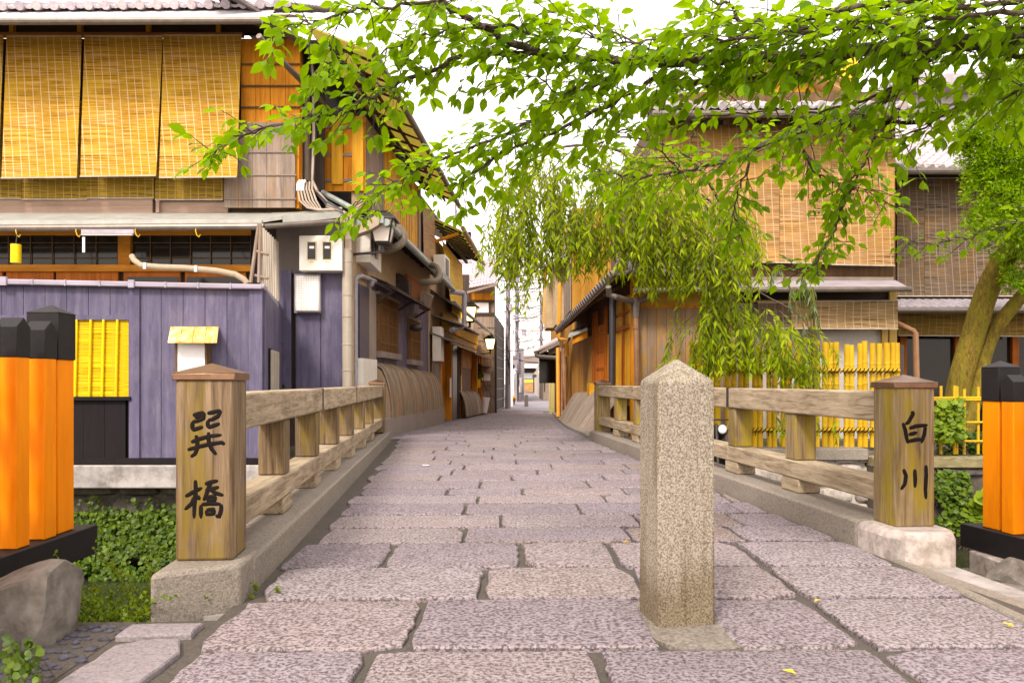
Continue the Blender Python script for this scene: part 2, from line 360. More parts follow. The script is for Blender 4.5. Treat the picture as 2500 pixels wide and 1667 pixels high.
M['mossbark'] = wood('mossy_bark', (0.26,0.18,0.025), (0.055,0.038,0.012), 'Z', 30, 0.9, 0.0, (0.16,0.15,0.012), 0.7, 1.0, 3)
M['leaf_cherry'] = leafmat('cherry_leaf', (0.075,0.175,0.001), (0.25,0.40,0.001), 0.5, 0.5, 0.12, (0.42,0.64,0.001))
M['leaf_weep'] = leafmat('weeping_leaf', (0.10,0.165,0.006), (0.42,0.50,0.004), 0.52, 0.5, 0.14, (0.52,0.62,0.004))
M['leaf_ever'] = leafmat('evergreen_leaf', (0.07,0.16,0.002), (0.29,0.45,0.002), 0.45, 0.45, 0.18, (0.42,0.62,0.002))
M['leaf_ivy'] = leafmat('ivy_leaf', (0.035,0.07,0.005), (0.13,0.20,0.008), 0.3, 0.45, 0.25)
M['leaf_weed'] = leafmat('weed_leaf', (0.12,0.2,0.008), (0.28,0.36,0.012), 0.4, 0.5, 0.3)
M['leaf_dead'] = leafmat('fallen_leaf', (0.75,0.5,0.01), (0.85,0.62,0.02), 0.2, 0.5, 0.3)
t = NT('window_glass'); t.out((0.018,0.013,0.010), 0.09, 0.28); M['glass'] = t.m
t = NT('river_water'); c = t.coord((0.9,2.2,1)); n1 = t.noise(c, 2.2, 3, 0.5); n2 = t.noise(c, 0.8, 2)
t.bump(n1, 0.35, 0.06); M['water'] = t.out(t.ramp(n2, [(0.4,(0.018,0.022,0.010)),(0.7,(0.045,0.05,0.016))]), 0.08, 0.6)
M['lit'] = emit('lit_lamp_glass', (1.0,0.72,0.25), 2.2)
M['lampglass'] = paint('milky_lamp_glass', (0.80,0.70,0.62), 0.3, 0.06, 0.0, 3)
t = NT('hex_lamp_cover'); c = t.coord((24,24,24)); v = t.n('ShaderNodeTexVoronoi'); v.feature = 'DISTANCE_TO_EDGE'; v.inputs['Randomness'].default_value = 0.0; v.inputs['Scale'].default_value = 1.0
t.l(c, v.inputs['Vector']); M['hexlamp'] = t.out(t.ramp(v.outputs['Distance'], [(0.03,(0.50,0.46,0.44)),(0.14,(0.80,0.76,0.73))]), 0.35)

# ================================================================== SETTING
# ---- ground sheet with the river channel, reaching to the horizon
mb = MB()
prof = [(-40,-0.03),(3.3,-0.03),(3.42,-0.5),(3.6,-2.1),(13.1,-2.1),(13.3,-0.12),(14.5,-0.06),(36.7,-0.46),(90,-0.46),(600,-0.5)]
vs = []
for y, z in prof: vs += [(-300,y,z),(300,y,z)]
mb.add(vs, [(2*i,2*i+1,2*i+3,2*i+2) for i in range(len(prof)-1)])
struct('ground', mb, M['earth'], 0)
mb = MB(); mb.prism([(-9,3.25,-0.03),(-2.0,3.25,-0.03),(-2.06,3.42,-0.03),(-2.4,4.3,-0.03),(-9,4.35,-0.03)],(0,0,-2)); 
mb.prism([(2.44,3.25,-0.04),(9,3.25,-0.20),(9,5.7,-0.26),(3.1,5.5,-0.26),(2.5,4.35,-0.10)],(0,0,-2)); struct('river_bank', mb, M['earth'], 0)
mb = MB(); n = 60; xs = [-60,60]
mb.add([(-80,3.4,-1.55),(80,3.4,-1.55),(80,13.3,-1.55),(-80,13.3,-1.55)],[(0,1,2,3)]); struct('river_water', mb, M['water'], 0)

# ---- bridge frame: u across, v along
TH = math.atan(165/1950); EV = Vector((-math.sin(TH), math.cos(TH))); EU = Vector((math.cos(TH), math.sin(TH)))
def BW(u, v, z=0.0): q = EU*u + EV*v; return Vector((q.x, q.y, z))
def bbox(m, u0, u1, v0, v1, z0, z1):
    return m.hexa([BW(u0,v0,z0),BW(u1,v0,z0),BW(u1,v1,z0),BW(u0,v1,z0),BW(u0,v0,z1),BW(u1,v0,z1),BW(u1,v1,z1),BW(u0,v1,z1)])
KL, KR = -0.937, 2.58            # inner faces of the kerbs

# ---- street walls in plan
def XL(Y): return -2.75 + 0.06*(Y-13.8)
def YL(px): return 3.578/(0.06-(px-1250)/F)
LWALL = lambda Y, o=0: (XL(Y)+o, Y)
def XR(Y): return max(1.78, 2.38 - 0.06*(Y-15.2))

# ---- mortar bed / road base
mb = MB(); vs = []; fs = []
ys = [2.0,3.0,4.5,8,12,14.4,16,18,20,24,28,32,36.7,40]
for y in ys:
    if y < 14.4: xa, xb = -1.27-0.0846*max(0,y-3.8), 2.46 if y < 4.4 else 2.6-0.0846*y
    else: xa, xb = XL(y)+0.0, XR(y)
    vs += [(xa,y,gz(y)-0.022),(xb,y,gz(y)-0.022)]
mb.add(vs,[(2*i,2*i+1,2*i+3,2*i+2) for i in range(len(ys)-1)])
mb.add([(-1.62,2.0,-0.0225),(-1.2,2.0,-0.0225),(-1.2,3.5,-0.0225),(-1.62,3.46,-0.0225)],[(0,1,2,3)])
struct('road_bed', mb, M['mortar'], 0)
# ---- far asphalt street
mb = MB(); mb.add([(-7,38.3,-0.366),(9,38.3,-0.366),(14,150,-0.37),(-14,150,-0.37)],[(0,1,2,3)]); struct('street', mb, M['asphalt'], 0)
# ---- paving stones
def stone(m, x0, x1, y0, y1, sl, big=0.010):
    def pt(x, y): return (x, y + sl*x)
    nx = max(2, int((x1-x0)/0.09)); ny = max(2, int((y1-y0)/0.09)); rc = min(0.018, (y1-y0)*0.05) 
    out = []
    ch = [random.uniform(0.5,1.6)*rc if random.random() < 0.8 else rc*3.6 for _ in range(4)]
    for i in range(nx): f = i/nx; out.append((lerp(x0+ch[0],x1-ch[1],f), y0))
    for i in range(ny): f = i/ny; out.append((x1, lerp(y0+ch[1],y1-ch[2],f)))
    for i in range(nx): f = i/nx; out.append((lerp(x1-ch[2],x0+ch[3],f), y1))
    for i in range(ny): f = i/ny; out.append((x0, lerp(y1-ch[3],y0+ch[0],f)))
    out = [(x+random.gauss(0,big*0.55), y+random.gauss(0,big*0.45)) for x, y in out]
    cx, cy = (x0+x1)/2, (y0+y1)/2; zt = random.uniform(-0.004,0.005); k = len(out)
    rings = [(0,-0.04),(0.0,zt-0.009),(0.005,zt-0.002),(0.016,zt)]; vs = []
    for ins, z in rings:
        for x, y in out:
            dx, dy = x-cx, y-cy; xx = x - math.copysign(min(ins,abs(dx)), dx); yy = y - math.copysign(min(ins,abs(dy)), dy)
            a_, b_ = pt(xx, yy); vs.append((a_, b_, gz(b_)+z))
    fs = [(r*k+i, r*k+(i+1)%k, (r+1)*k+(i+1)%k, (r+1)*k+i) for r in range(3) for i in range(k)] + [tuple(3*k+i for i in range(k))]
    m.add(vs, fs)
mb = MB(); sl = 0.0846*0.25
near = [(2.30,3.035,[(-1.17,-0.55),(-0.51,0.30),(0.345,1.355),(1.41,2.14)]),(3.07,3.74,[(-1.22,-0.425),(-0.39,0.565),(0.875,1.36),(1.405,2.16)]),
        (3.77,4.39,[(-1.22,-0.165),(-0.125,0.63),(0.665,1.37),(1.415,2.17)]),(4.42,5.07,[(-1.29,-0.745),(-0.71,0.035),(0.07,0.58),(0.62,1.39),(1.435,2.13)])]
for y0, y1, xs in near:
    for x0, x1 in xs: stone(mb, x0, x1, y0, y1, 0.016)
y = 5.09; prev = []
while y < 37.6:
    h = random.uniform(0.46,0.60) if y < 14 else random.uniform(0.42,0.6); ym = y+h/2
    if ym < 14.3: xa, xb = -0.80-0.0846*ym+random.uniform(-0.03,0.05), 2.555-0.0846*ym; sl = 0.03
    else:
        f = min(1,(ym-14.3)/2.5); xa = lerp(-2.0, XL(ym)+0.42, f); xb = lerp(1.32, 1.05 + 0.02*(ym-16), min(1,(ym-14.3)/1.5)); sl = 0.0
    x = xa; 
    cuts = [xa]
    while cuts[-1] < xb-1.1:
        c_ = cuts[-1] + random.uniform(0.62,1.12)
        if prev and min(abs(c_-q) for q in prev) < 0.12: c_ += 0.2
        cuts.append(c_)
    if xb-cuts[-1] > 1.2: cuts.append((cuts[-1]+xb)/2)
    cuts.append(xb); prev = cuts[1:-1]
    for c0, c1 in zip(cuts, cuts[1:]):
        g = random.uniform(0.009,0.018) if y < 14 else 0.010
        stone(mb, c0+g, c1-g*0.6, y+0.015, y+h-0.013, sl, 0.006 if y < 14 else 0.004)
    y += h
struct('stone_paving', mb, M['paver'], 30)
mb = MB()
stone(mb, -1.54, -1.26, 2.2, 3.24, 0.05, 0.006); stone(mb, -1.60, -1.30, 3.28, 3.44, 0.05, 0.006)
struct('edge_paving', mb, granite('edge_slab_granite',(0.24,0.205,0.215),(0.10,0.085,0.09),(0.34,0.30,0.31),80,0.4,0), 30)
mb = MB(); mb.prism([(2.17,2.0,0.0),(2.47,2.0,-0.02),(2.5,3.6,-0.03),(2.47,4.2,-0.06),(2.42,4.5,-0.06),(2.22,4.72,0.0)],(0,0,-0.2)); struct('path_edge', mb, M['kerb'], 30, 0.03)
# gutter strips and kerbs of the alley
mb = MB()
L1 = [(14.4,-1.98),(15.2,-2.05),(16,-2.05),(20,XL(20)+0.40),(28,XL(28)+0.38),(37,XL(37)+0.36)]
for (ya,xa),(yb,xb) in zip(L1,L1[1:]):
    mb.add([(xa-0.30,ya,gz(ya)-0.006),(xa+0.04,ya,gz(ya)-0.006),(xb+0.04,yb,gz(yb)-0.006),(xb-0.30,yb,gz(yb)-0.006)],[(0,1,2,3)])
R1 = [(14.35,1.30,1.34),(15,1.16,1.36),(16,1.04,1.30),(18,1.04,1.27),(20,1.09,1.29),(25,1.2,1.42),(30,1.32,1.58),(37.6,1.48,1.78)]
for (ya,xa,xb),(yc,xc,xd) in zip(R1,R1[1:]):
    mb.add([(xa,ya,gz(ya)-0.006),(xb,ya,gz(ya)-0.006),(xd,yc,gz(yc)-0.006),(xc,yc,gz(yc)-0.006)],[(0,1,2,3)])
struct('gutter_strip', mb, M['gutterstone'], 0)
mb = MB()
for (ya,xa),(yb,xb) in zip(L1,L1[1:]):
    mb.strip((xa-0.30,ya),(xb-0.30,yb),gz(ya)-0.1,gz(ya)+0.07,-0.2,0,gz(yb)-0.1,gz(yb)+0.07)
for (ya,xa,xb),(yc,xc,xd) in zip(R1,R1[1:]):
    mb.strip((xd,yc),(xb,ya),gz(yc)-0.1,gz(yc)+0.06,-0.4,0,gz(ya)-0.1,gz(ya)+0.06)
struct('kerb', mb, M['kerb'], 35)

# ================================================================== BRIDGE
br = T('stone_bridge','granite kerbed stone bridge deck carrying the paving across the small river','bridge',(BW(0.8,8.8).x,BW(0.8,8.8).y,-0.35))
mb = MB(); bbox(mb,-1.25,2.95,3.75,14.2,-0.40,-0.05); part('deck', mb, M['concrete'], br)
for u0, u1, va in ((-1.27,KL,3.62),(KR,2.93,4.40)):
    mb = MB(); bbox(mb,u0,u1,va+0.42,14.1,-0.1,0.155); part('kerb', mb, M['kerb'], br, bevel=0.02)
mb = MB(); mb.prism([(-1.60,3.53,0),(-1.265,3.74,0),(-1.20,4.25,0),(-1.63,4.24,0)][::1],(0,0,0.001)); 
mb = MB(); o = [(-1.60,3.52),(-1.268,3.735),(-1.292,4.10),(-1.645,4.07)]
mb.hexa([(x,y,-0.35) for x,y in o]+[(x,y,0.17) for x,y in o]); part('end_block', mb, M['kerb'], br, bevel=0.022)
mb = MB(); o = [(2.165,5.05),(2.20,4.70),(2.29,4.56),(2.56,4.60),(2.63,4.75),(2.60,5.15)]
mb.prism([(x,y,0.150) for x,y in o],(0,0,-0.6)); part('end_block', mb, M['rubble'], br, bevel=0.045)

def ray_plane(px, py, v):      # where the plane v = const of the bridge frame shows at that place of the photo
    d = Vector(((px-1250)/F, 1, (933-py)/F)); n_ = Vector((EV.x,EV.y,0)); k = v/(d.dot(n_)); q = d*k; return Vector((q.x,q.y,q.z+EYE))
def brush(m, pts, w, v):
    pts = [ray_plane(px,py,v-0.0005) for px,py in pts]
    den = []
    for a_, b_ in zip(pts,pts[1:]):
        for i in range(4): den.append(a_.lerp(b_,i/4))
    den.append(pts[-1]); k = len(den)
    rs = [w*(0.75+0.35*math.sin(math.pi*(0.15+0.8*i/(k-1)))) for i in range(k)]
    rs[0] *= 0.7; rs[-1] *= 0.55
    b0 = len(m.v); m.tube(den, rs, 8)
    n_ = Vector((EV.x,EV.y,0))
    for i in range(b0,len(m.v)):
        q = Vector(m.v[i]); dd = q.dot(n_) - (v-0.0005); m.v[i] = tuple(q - n_*dd*0.72)
C1 = [[(235,248),(300,228),(365,213)],[(362,215),(352,282),(280,312),(226,322)],[(230,318),(228,415)],[(228,415),(290,395),(350,375)],[(255,272),(330,250)],
      [(398,226),(470,210),(550,190)],[(548,192),(520,255),(455,292),(400,306)],[(402,304),(402,388)],[(402,388),(470,362),(540,340)],
      [(215,550),(300,515),(430,480),(560,468)],[(270,470),(285,540),(283,620),(258,682),(210,715)],[(410,435),(414,560),(448,630),(500,690)],[(175,635),(300,600),(430,570),(560,552),(594,575)]]
C2 = [[(262,975),(268,1090),(252,1260),(248,1405)],[(150,1160),(240,1110),(340,1060)],[(262,1150),(220,1240),(142,1308)],[(280,1150),(315,1195)],
      [(370,1022),(440,997),(520,983)],[(440,1002),(412,1060),(382,1150),(356,1208)],[(375,1092),(450,1075),(530,1052)],[(430,1078),(490,1122),(580,1148)],
      [(400,1162),(480,1162),(482,1198),(405,1205),(400,1162)],[(325,1252),(325,1405)],[(330,1250),(430,1238),(552,1246)],[(552,1246),(553,1310),(530,1388),(490,1372)],[(388,1310),(468,1304),(470,1352),(392,1360),(388,1310)]]
C3 = [[(430,375),(440,402),(395,480),(366,505)],[(340,490),(362,560),(376,640),(392,692)],[(402,545),(470,522),(582,512)],[(560,520),(550,600),(520,690)],[(395,606),(480,585)],[(395,672),(470,655),(528,652)]]
C4 = [[(345,945),(370,1010),(358,1090),(320,1145)],[(455,945),(460,1040),(458,1125)],[(565,905),(568,1000),(560,1140),(566,1238)]]
c1 = [[(420+x/4.611,960+y/4.611) for x,y in s_] for s_ in C1]; c2 = [[(420+x/4.611,960+y/4.611) for x,y in s_] for s_ in C2]
c3 = [[(2120+x/4.021,910+y/4.021) for x,y in s_] for s_ in C3]; c4 = [[(2120+x/4.021,910+y/4.021) for x,y in s_] for s_ in C4]

def railing(u0, u1, v0, v1, zb, h, label, posts, nb, straps, chars, woods):
    cx, cv = (u0+u1)/2, (v0+v1)/2; w = BW(cx,cv,0.155)
    rt = T('bridge_railing', label, 'railing', w)
    for (va, s_, zt) in posts:
        m = MB(); c_ = BW(cx, va+s_/2); m.obox((c_.x,c_.y), EU, EV, s_, s_, zb, zt)
        p_ = part('post', m, woods, rt, bevel=0.016)
        m = MB(); m.obox((c_.x,c_.y), EU, EV, s_+0.022, s_+0.022, zt-0.008, zt+0.026); m.pyramid((c_.x,c_.y), EU, EV, s_+0.03, s_+0.03, zt+0.0262, zt+0.075)
        part('cap', m, M['copper'], p_, bevel=0.004)
        if chars and va == posts[0][0]:
            for ch in chars:
                m = MB()
                for st in ch: brush(m, st, 0.0095 if u0 < 0 else 0.0115, va)
                part('carved_character', m, M['carved'], p_, smooth=60)
    a0 = posts[0][0]+posts[0][1]; a1 = posts[1][0]
    js = [a0] + straps + [a1]
    for ja, jb in zip(js, js[1:]):
        m = MB(); bbox(m, cx-0.10, cx+0.10, ja+0.002, jb-0.002, 0.77, 0.962); part('top_rail', m, M['railwood'], rt, bevel=0.014)
        m = MB(); bbox(m, cx-0.095, cx+0.095, ja+0.002, jb-0.002, 0.265, 0.405); part('bottom_rail', m, M['railwood'], rt, bevel=0.012)
    for j in straps:
        m = MB(); 
        for (p,q,r,s_) in ((cx-0.104,cx-0.1005,0.78,0.966),(cx+0.1005,cx+0.104,0.78,0.966),(cx-0.104,cx+0.104,0.9625,0.966)): bbox(m,p,q,j-0.028,j+0.028,r,s_)
        part('iron_strap', m, M['iron'], rt)
    for i in range(nb):
        vv = a0 + 1.30 + 1.30*i
        if vv > a1-0.4: break
        m = MB(); bbox(m, cx-0.085, cx+0.085, vv-0.095, vv+0.095, 0.407, 0.768); part('baluster', m, woods, rt, bevel=0.01)
        m = MB(); bbox(m, cx-0.09, cx+0.09, vv-0.16, vv+0.16, 0.157, 0.263); part('spacer_block', m, M['railwood'], rt, bevel=0.01)
    return rt
# left: post front face at v with 巽橋 ; right: 白川
railing(-1.270,-1.003,3.815,13.6,0.168,0.72,'weathered timber bridge railing with one copper capped post lettered 巽橋, left of the paving',[(3.90,0.268,1.035),(13.6,0.26,0.99)],7,[6.95,9.6],[c1,c2],M['bridgewood'])
railing(2.69,2.945,4.6,14.0,0.143,0.72,'weathered timber bridge railing with one copper capped post lettered 白川, right of the paving',[(4.575,0.252,0.99),(14.0,0.25,0.99)],7,[7.49,10.3],[c3,c4],M['bridgewood_moss'])

# ================================================================== BOLLARDS
def bollard(name, c, ang, s_, z0, zs, zt, label, grp=None, mat='granite_post'):
    ex = Vector((math.cos(ang),math.sin(ang))); ey = Vector((-ex.y,ex.x)); m = MB()
    b0 = len(m.v); o = []
    for z, k in ((z0,1.0),(zs,0.975)):
        for a_, b_ in ((-1,-1),(1,-1),(1,1),(-1,1)):
            q = Vector(c)+ex*(a_*s_/2*k)+ey*(b_*s_/2*k); o.append((q.x,q.y,z))
    o.append((c[0],c[1],zt))
    m.add(o, [(3,2,1,0),(0,1,5,4),(1,2,6,5),(2,3,7,6),(3,0,4,7),(4,5,8),(5,6,8),(6,7,8),(7,4,8)])
    return single(name, m, M[mat], label, 'bollard', grp, bevel=0.013)
bollard('stone_bollard', (0.715,3.48), R(9), 0.255, -0.05, 1.025, 1.125, 'tall pale granite bollard with pyramid top standing in the near paving')
bollard('stone_bollard', (X(1285,45.5),45.5), 0, 0.22, gz(45)-0.05, gz(45)+0.66, gz(45)+0.70, 'small dark stone bollard far off at the end of the paved alley', None, 'kerb')
mb = MB(); mb.prism([(0.47,3.66,-0.006),(0.545,3.44,-0.006),(0.53,3.30,-0.006),(0.585,3.16,-0.006),(0.64,3.07,-0.006),(0.80,3.055,-0.006),(0.90,3.09,-0.006),(0.905,3.3,-0.006),(0.915,3.55,-0.006),(0.89,3.72,-0.006),(0.6,3.735,-0.006)],(0,0,-0.03)); struct('mortar_patch', mb, granite('pale_mortar',(0.20,0.17,0.145),(0.06,0.05,0.042),(0.34,0.30,0.265),60,0.8,0))

# ================================================================== ORANGE FENCES
def fence(label, Xf, Yend, dirv, zb, zt, zk, sgn, npick, s_=0.15):
    d = Vector(dirv).normalized(); n_ = Vector((d.y,-d.x))*sgn      # d points to the camera end, n_ to the street side
    end = Vector((Xf,Yend)); rt = T('shrine_fence', label, 'fence', (end.x,end.y,zb-0.155))
    m = MB(); L = 3.4; c_ = end + d*(L/2-0.12) - n_*0.10; m.obox((c_.x,c_.y), d, n_, L, 0.26, zb-0.155, zb); part('sill_beam', m, M['blackpaint'], rt, bevel=0.006)
    def upright(off, w, ztop, zcol, name, lat, pyr):
        c_ = end + d*off - n_*lat
        m = MB(); m.obox((c_.x,c_.y), d, n_, w, w, zb+0.001, zcol); p_ = part(name, m, M['vermilion'], rt, bevel=0.005)
        m = MB()
        if pyr: m.obox((c_.x,c_.y), d, n_, w+0.012, w+0.012, zcol-0.003, ztop-0.045); m.pyramid((c_.x,c_.y), d, n_, w+0.02, w+0.02, ztop-0.0448, ztop)
        else:
            h = w/2+0.003; hip = w*0.45
            q = lambda a_, b_, z: (c_.x+d.x*a_+n_.x*b_, c_.y+d.y*a_+n_.y*b_, z)
            m.prism([q(-h,-h,zcol-0.002),q(h,-h,zcol-0.002),q(h,-h,ztop-hip),q(0,-h,ztop),q(-h,-h,ztop-hip)], (n_.x*2*h,n_.y*2*h,0))
        part('painted_cap', m, M['blackpaint'], p_, bevel=0.003)
    upright(0.10, s_, zt, zk, 'post', 0.095, True)
    for i in range(npick): upright(0.268+0.222*i, 0.100, zt-0.095, zk+0.0, 'picket', 0.052, False)
    m = MB()
    for z in (zb+0.30, zk-0.16):
        c_ = end + d*(L/2-0.1) - n_*0.185; m.obox((c_.x,c_.y), d, n_, L-0.2, 0.05, z-0.035, z+0.035)
    part('cross_rail', m, M['vermilion'], rt)
    return rt
fence('vermilion picket fence with black caps on a black beam, left beside the boulder', -2.28, 4.22, (-0.0,-1), 0.247, 1.415, 1.135, -1, 12)
fence('vermilion picket fence with black caps on a black beam, right, propped by stone', X(2384,5.35), 5.35, (0.15,-1), 0.055, 1.16, 0.895, 1, 12, 0.145)
mb = MB(); mb.box(X(2397,5.2),X(2500,5.2),4.95,5.35,-0.30,-0.105); single('support_block', mb, M['rubble'], 'squared stone block propping the black beam of the right orange fence','stone block', bevel=0.012)

# ================================================================== ROCKS
def rock(c, rx, ry, rz, seed, label, mat='rock', ang=0.0, flat=0.6):
    bm = bmesh.new(); bmesh.ops.create_icosphere(bm, subdivisions=4, radius=1)
    rr = random.Random(seed); planes = [(Vector((rr.gauss(0,1),rr.gauss(0,1),rr.gauss(0,0.8)+0.25)).normalized(), rr.uniform(flat,flat+0.22)) for _ in range(13)]
    ca, sa = math.cos(ang), math.sin(ang); vs = []
    for v in bm.verts:
        p = v.co.copy()
        for n_, d_ in planes:
            e_ = p.dot(n_)-d_
            if e_ > 0: p -= n_*e_*0.97
        p += p.normalized()*(mnoise.fractal(p*1.8+Vector((seed,0,0)),1.0,2.0,4)*0.05)
        x, y, z = p.x*rx, p.y*ry, p.z*rz
        vs.append((c[0]+x*ca-y*sa, c[1]+x*sa+y*ca, c[2]+z))
    m = MB(); m.add(vs, [tuple(v.index for v in f.verts) for f in bm.faces]); bm.free()
    return single('boulder', m, M[mat], label, 'boulder', smooth=22)
rock((-2.10,3.30,0.035), 0.46,0.34,0.30, 4, 'large angular grey boulder beneath the end of the left orange fence', ang=-0.35, flat=0.5)
rock((-2.12,2.92,-0.03), 0.30,0.26,0.25, 11, 'smaller rounded boulder at the bottom left corner before the larger one')
rock((X(2478,4.75),4.75,-0.17), 0.24,0.22,0.20, 23, 'craggy layered rock below the right orange fence beside the path edge', ang=0.4, flat=0.45)
rock((X(2500,4.2),4.2,-0.14), 0.14,0.16,0.12, 31, 'small grey rock half hidden at the right edge of the picture')
rock((X(2335,5.0),5.15,-0.34), 0.16,0.14,0.13, 37, 'low smooth stone at the water edge right of the bridge end block')
# pebbles in the strip at the left
mb = MB()
for i in range(330):
    x = random.uniform(-2.15,-1.6); y = random.uniform(2.3,3.42)
    r_ = random.uniform(0.012,0.026); an = random.uniform(0,3)
    if x < -1.86 and y > 3.0: continue
    mb.ball((x,y,-0.018), r_*random.uniform(0.8,1.3), r_*random.uniform(0.6,0.9), r_*0.55, 8, 5)
single('pebble_bed', mb, M['pebble'], 'dark rounded pebbles set in the strip between boulder and left paving slab','pebbles', kind='stuff')
mb = MB(); mb.add([(-3.2,2.0,-0.020),(-1.57,2.0,-0.020),(-1.62,3.46,-0.020),(-1.98,3.46,-0.020),(-3.2,3.46,-0.020)],[(0,1,2,3,4)]); struct('gravel_strip', mb, M['mortar'], 0)
# fallen leaves
for i,(px,py,an) in enumerate([(1997,1472,0.5),(1927,1648,2.4),(2462,1532,1.9),(1530,1327,0.2)]):
    Y = EYE*F/(py-933); x = X(px,Y); m = MB(); L = 0.026; ca, sa = math.cos(an), math.sin(an)
    q = lambda t_, s_, z: (x+ca*t_*L-sa*s_*L, Y+sa*t_*L+ca*s_*L, 0.012+z)
    m.add([q(-1,0,0),q(-0.2,0.4,0.006),q(1.1,0,0.002),q(-0.2,-0.4,0.008),q(0,0,0)],[(0,4,1),(1,4,2),(2,4,3),(3,4,0)])
    single('fallen_leaf', m, M['leaf_dead'], ['yellow fallen leaf on the joint right of the tall bollard','yellow fallen leaf low at the bottom edge on the big speckled slab','yellow fallen leaf near the right edge of the paving','tiny yellow fallen leaf on paving just left of the tall bollard'][i], 'fallen leaf', 'fallen leaves on the paving')
mb = MB(); Y = EYE*F/(1137-933); mb.tube([(X(1040,Y),Y,0.008),(X(1040,Y),Y,0.011)],0.045,16); struct('paving_marker', mb, M['white'])

# ================================================================== BUILDING HELPERS
def tile_roof(m, E0, E1, up, nrow, ncol, rowlen, amp=0.035, caps=True):
    """pantile roof: eave line E0->E1, 'up' = vector up the slope for one row"""
    E0 = Vector(E0); E1 = Vector(E1); up = Vector(up); ax = (E1-E0)/ncol; nrm = ax.cross(up).normalized()
    if nrm.z < 0: nrm = -nrm
    prof = [(0,0.5),(0.12,0.95),(0.25,1.0),(0.4,0.45),(0.55,-0.1),(0.75,-0.25),(0.92,0.0)]
    for r in range(nrow):
        vs = []; fs = []
        base = E0 + up*r
        pts = [(i+p_[0], p_[1]) for i in range(ncol) for p_ in prof] + [(ncol,0.5)]
        for lift, k in ((0.030,0.0),(0.0,1.06),):
            for t_, h in pts: vs.append(base + ax*t_ + up*k + nrm*(h*amp+lift))
        k = len(pts)
        fs += [(i,i+1,k+i+1,k+i) for i in range(k-1)]
        # butt ends
        for t_, h in pts: vs.append(base + ax*t_ + nrm*(h*amp-0.012))
        fs += [(2*k+i,2*k+i+1,i+1,i) for i in range(k-1)]
        m.add(vs, fs)
    if caps:
        d = -up.normalized()
        for i in range(ncol):
            c_ = E0 + ax*(i+0.2) + nrm*(amp*0.45+0.005); r_ = ax.length*0.27
            m.tube([c_+up*0.4, c_+d*0.035], r_, 10)
    return m
def rafters(m, A, B, n, w, h, run, drop, z, o0=0.0):
    """n rafters from wall line A-B (plan) outwards to 'run', starting at height z and falling by drop"""
    A = Vector((A[0],A[1])); B = Vector((B[0],B[1])); d = (B-A).normalized(); nn = Vector((d.y,-d.x))
    for i in range(n):
        q = A.lerp(B,(i+0.5)/n); a_ = q + nn*o0; b_ = q + nn*run
        m.beam((a_.x,a_.y,z),(b_.x,b_.y,z-drop),w,h)
    return m
def eave(m, A, B, z, run, drop, t_=0.03, o0=-0.1):
    A = Vector((A[0],A[1])); B = Vector((B[0],B[1])); d = (B-A).normalized(); nn = Vector((d.y,-d.x))
    a0,b0,a1,b1 = A+nn*o0, B+nn*o0, A+nn*run, B+nn*run
    m.slab4((a0.x,a0.y,z),(a1.x,a1.y,z-drop),(b1.x,b1.y,z-drop),(b0.x,b0.y,z),t_); return m
def lattice(m, A, B, z0, z1, nv, nh, bw, o0, o1):
    A = Vector((A[0],A[1])); B = Vector((B[0],B[1])); L = (B-A).length
    for i in range(nv+1):
        f = i/nv; f0 = max(0,f-bw/2/L); f1 = min(1,f+bw/2/L); m.strip(A.lerp(B,f0),A.lerp(B,f1),z0,z1,o0,o1)
    for j in range(nh):
        z = lerp(z0,z1,(j+0.5)/nh) if nh else 0; m.strip(A,B,z-bw/2,z+bw/2,o0+0.002,o1-0.004)
    return m
def blind(name, tl, tr, bl, br_, mat, label, group, t_=0.012, cat='reed blind'):
    m = MB(); tl,tr,bl,br_ = [Vector(p) for p in (tl,tr,bl,br_)]; nx, nz = 8, 12; nv = Vector((0,t_,0))
    vs = []; fs = []
    ph = random.uniform(0,6)
    for side in (0,1):
        for j in range(nz+1):
            for i in range(nx+1):
                f, g = i/nx, j/nz; p = tl.lerp(tr,f).lerp(bl.lerp(br_,f),g)
                w_ = 0.010*math.sin(ph+g*5+f*3)*g
                vs.append(p + Vector((0,w_,0)) + nv*side)
    k = (nx+1)*(nz+1)
    for j in range(nz):
        for i in range(nx):
            a_ = j*(nx+1)+i; fs.append((a_,a_+nx+1,a_+nx+2,a_+1)); fs.append((k+a_,k+a_+1,k+a_+nx+2,k+a_+nx+1))
    for i in range(nx): fs.append((i,i+1,k+i+1,k+i)); a_ = nz*(nx+1)+i; fs.append((a_+1,a_,k+a_,k+a_+1))
    for j in range(nz): a_ = j*(nx+1); fs.append((a_+nx+1,a_,k+a_,k+a_+nx+1)); a_ += nx; fs.append((a_,a_+nx+1,k+a_+nx+1,k+a_))
    m.add(vs, fs)
    o = single(name, m, mat, label, cat, group)
    s2 = MB(); s2.beam(bl+Vector((0,-0.004,-0.008)), br_+Vector((0,-0.004,-0.008)), 0.026, 0.022); s2.beam(tl+Vector((0,-0.004,0.008)), tr+Vector((0,-0.004,0.008)), 0.026, 0.022)
    parts('edge_batten', s2, M['bamboo_grey'], o)
    return o

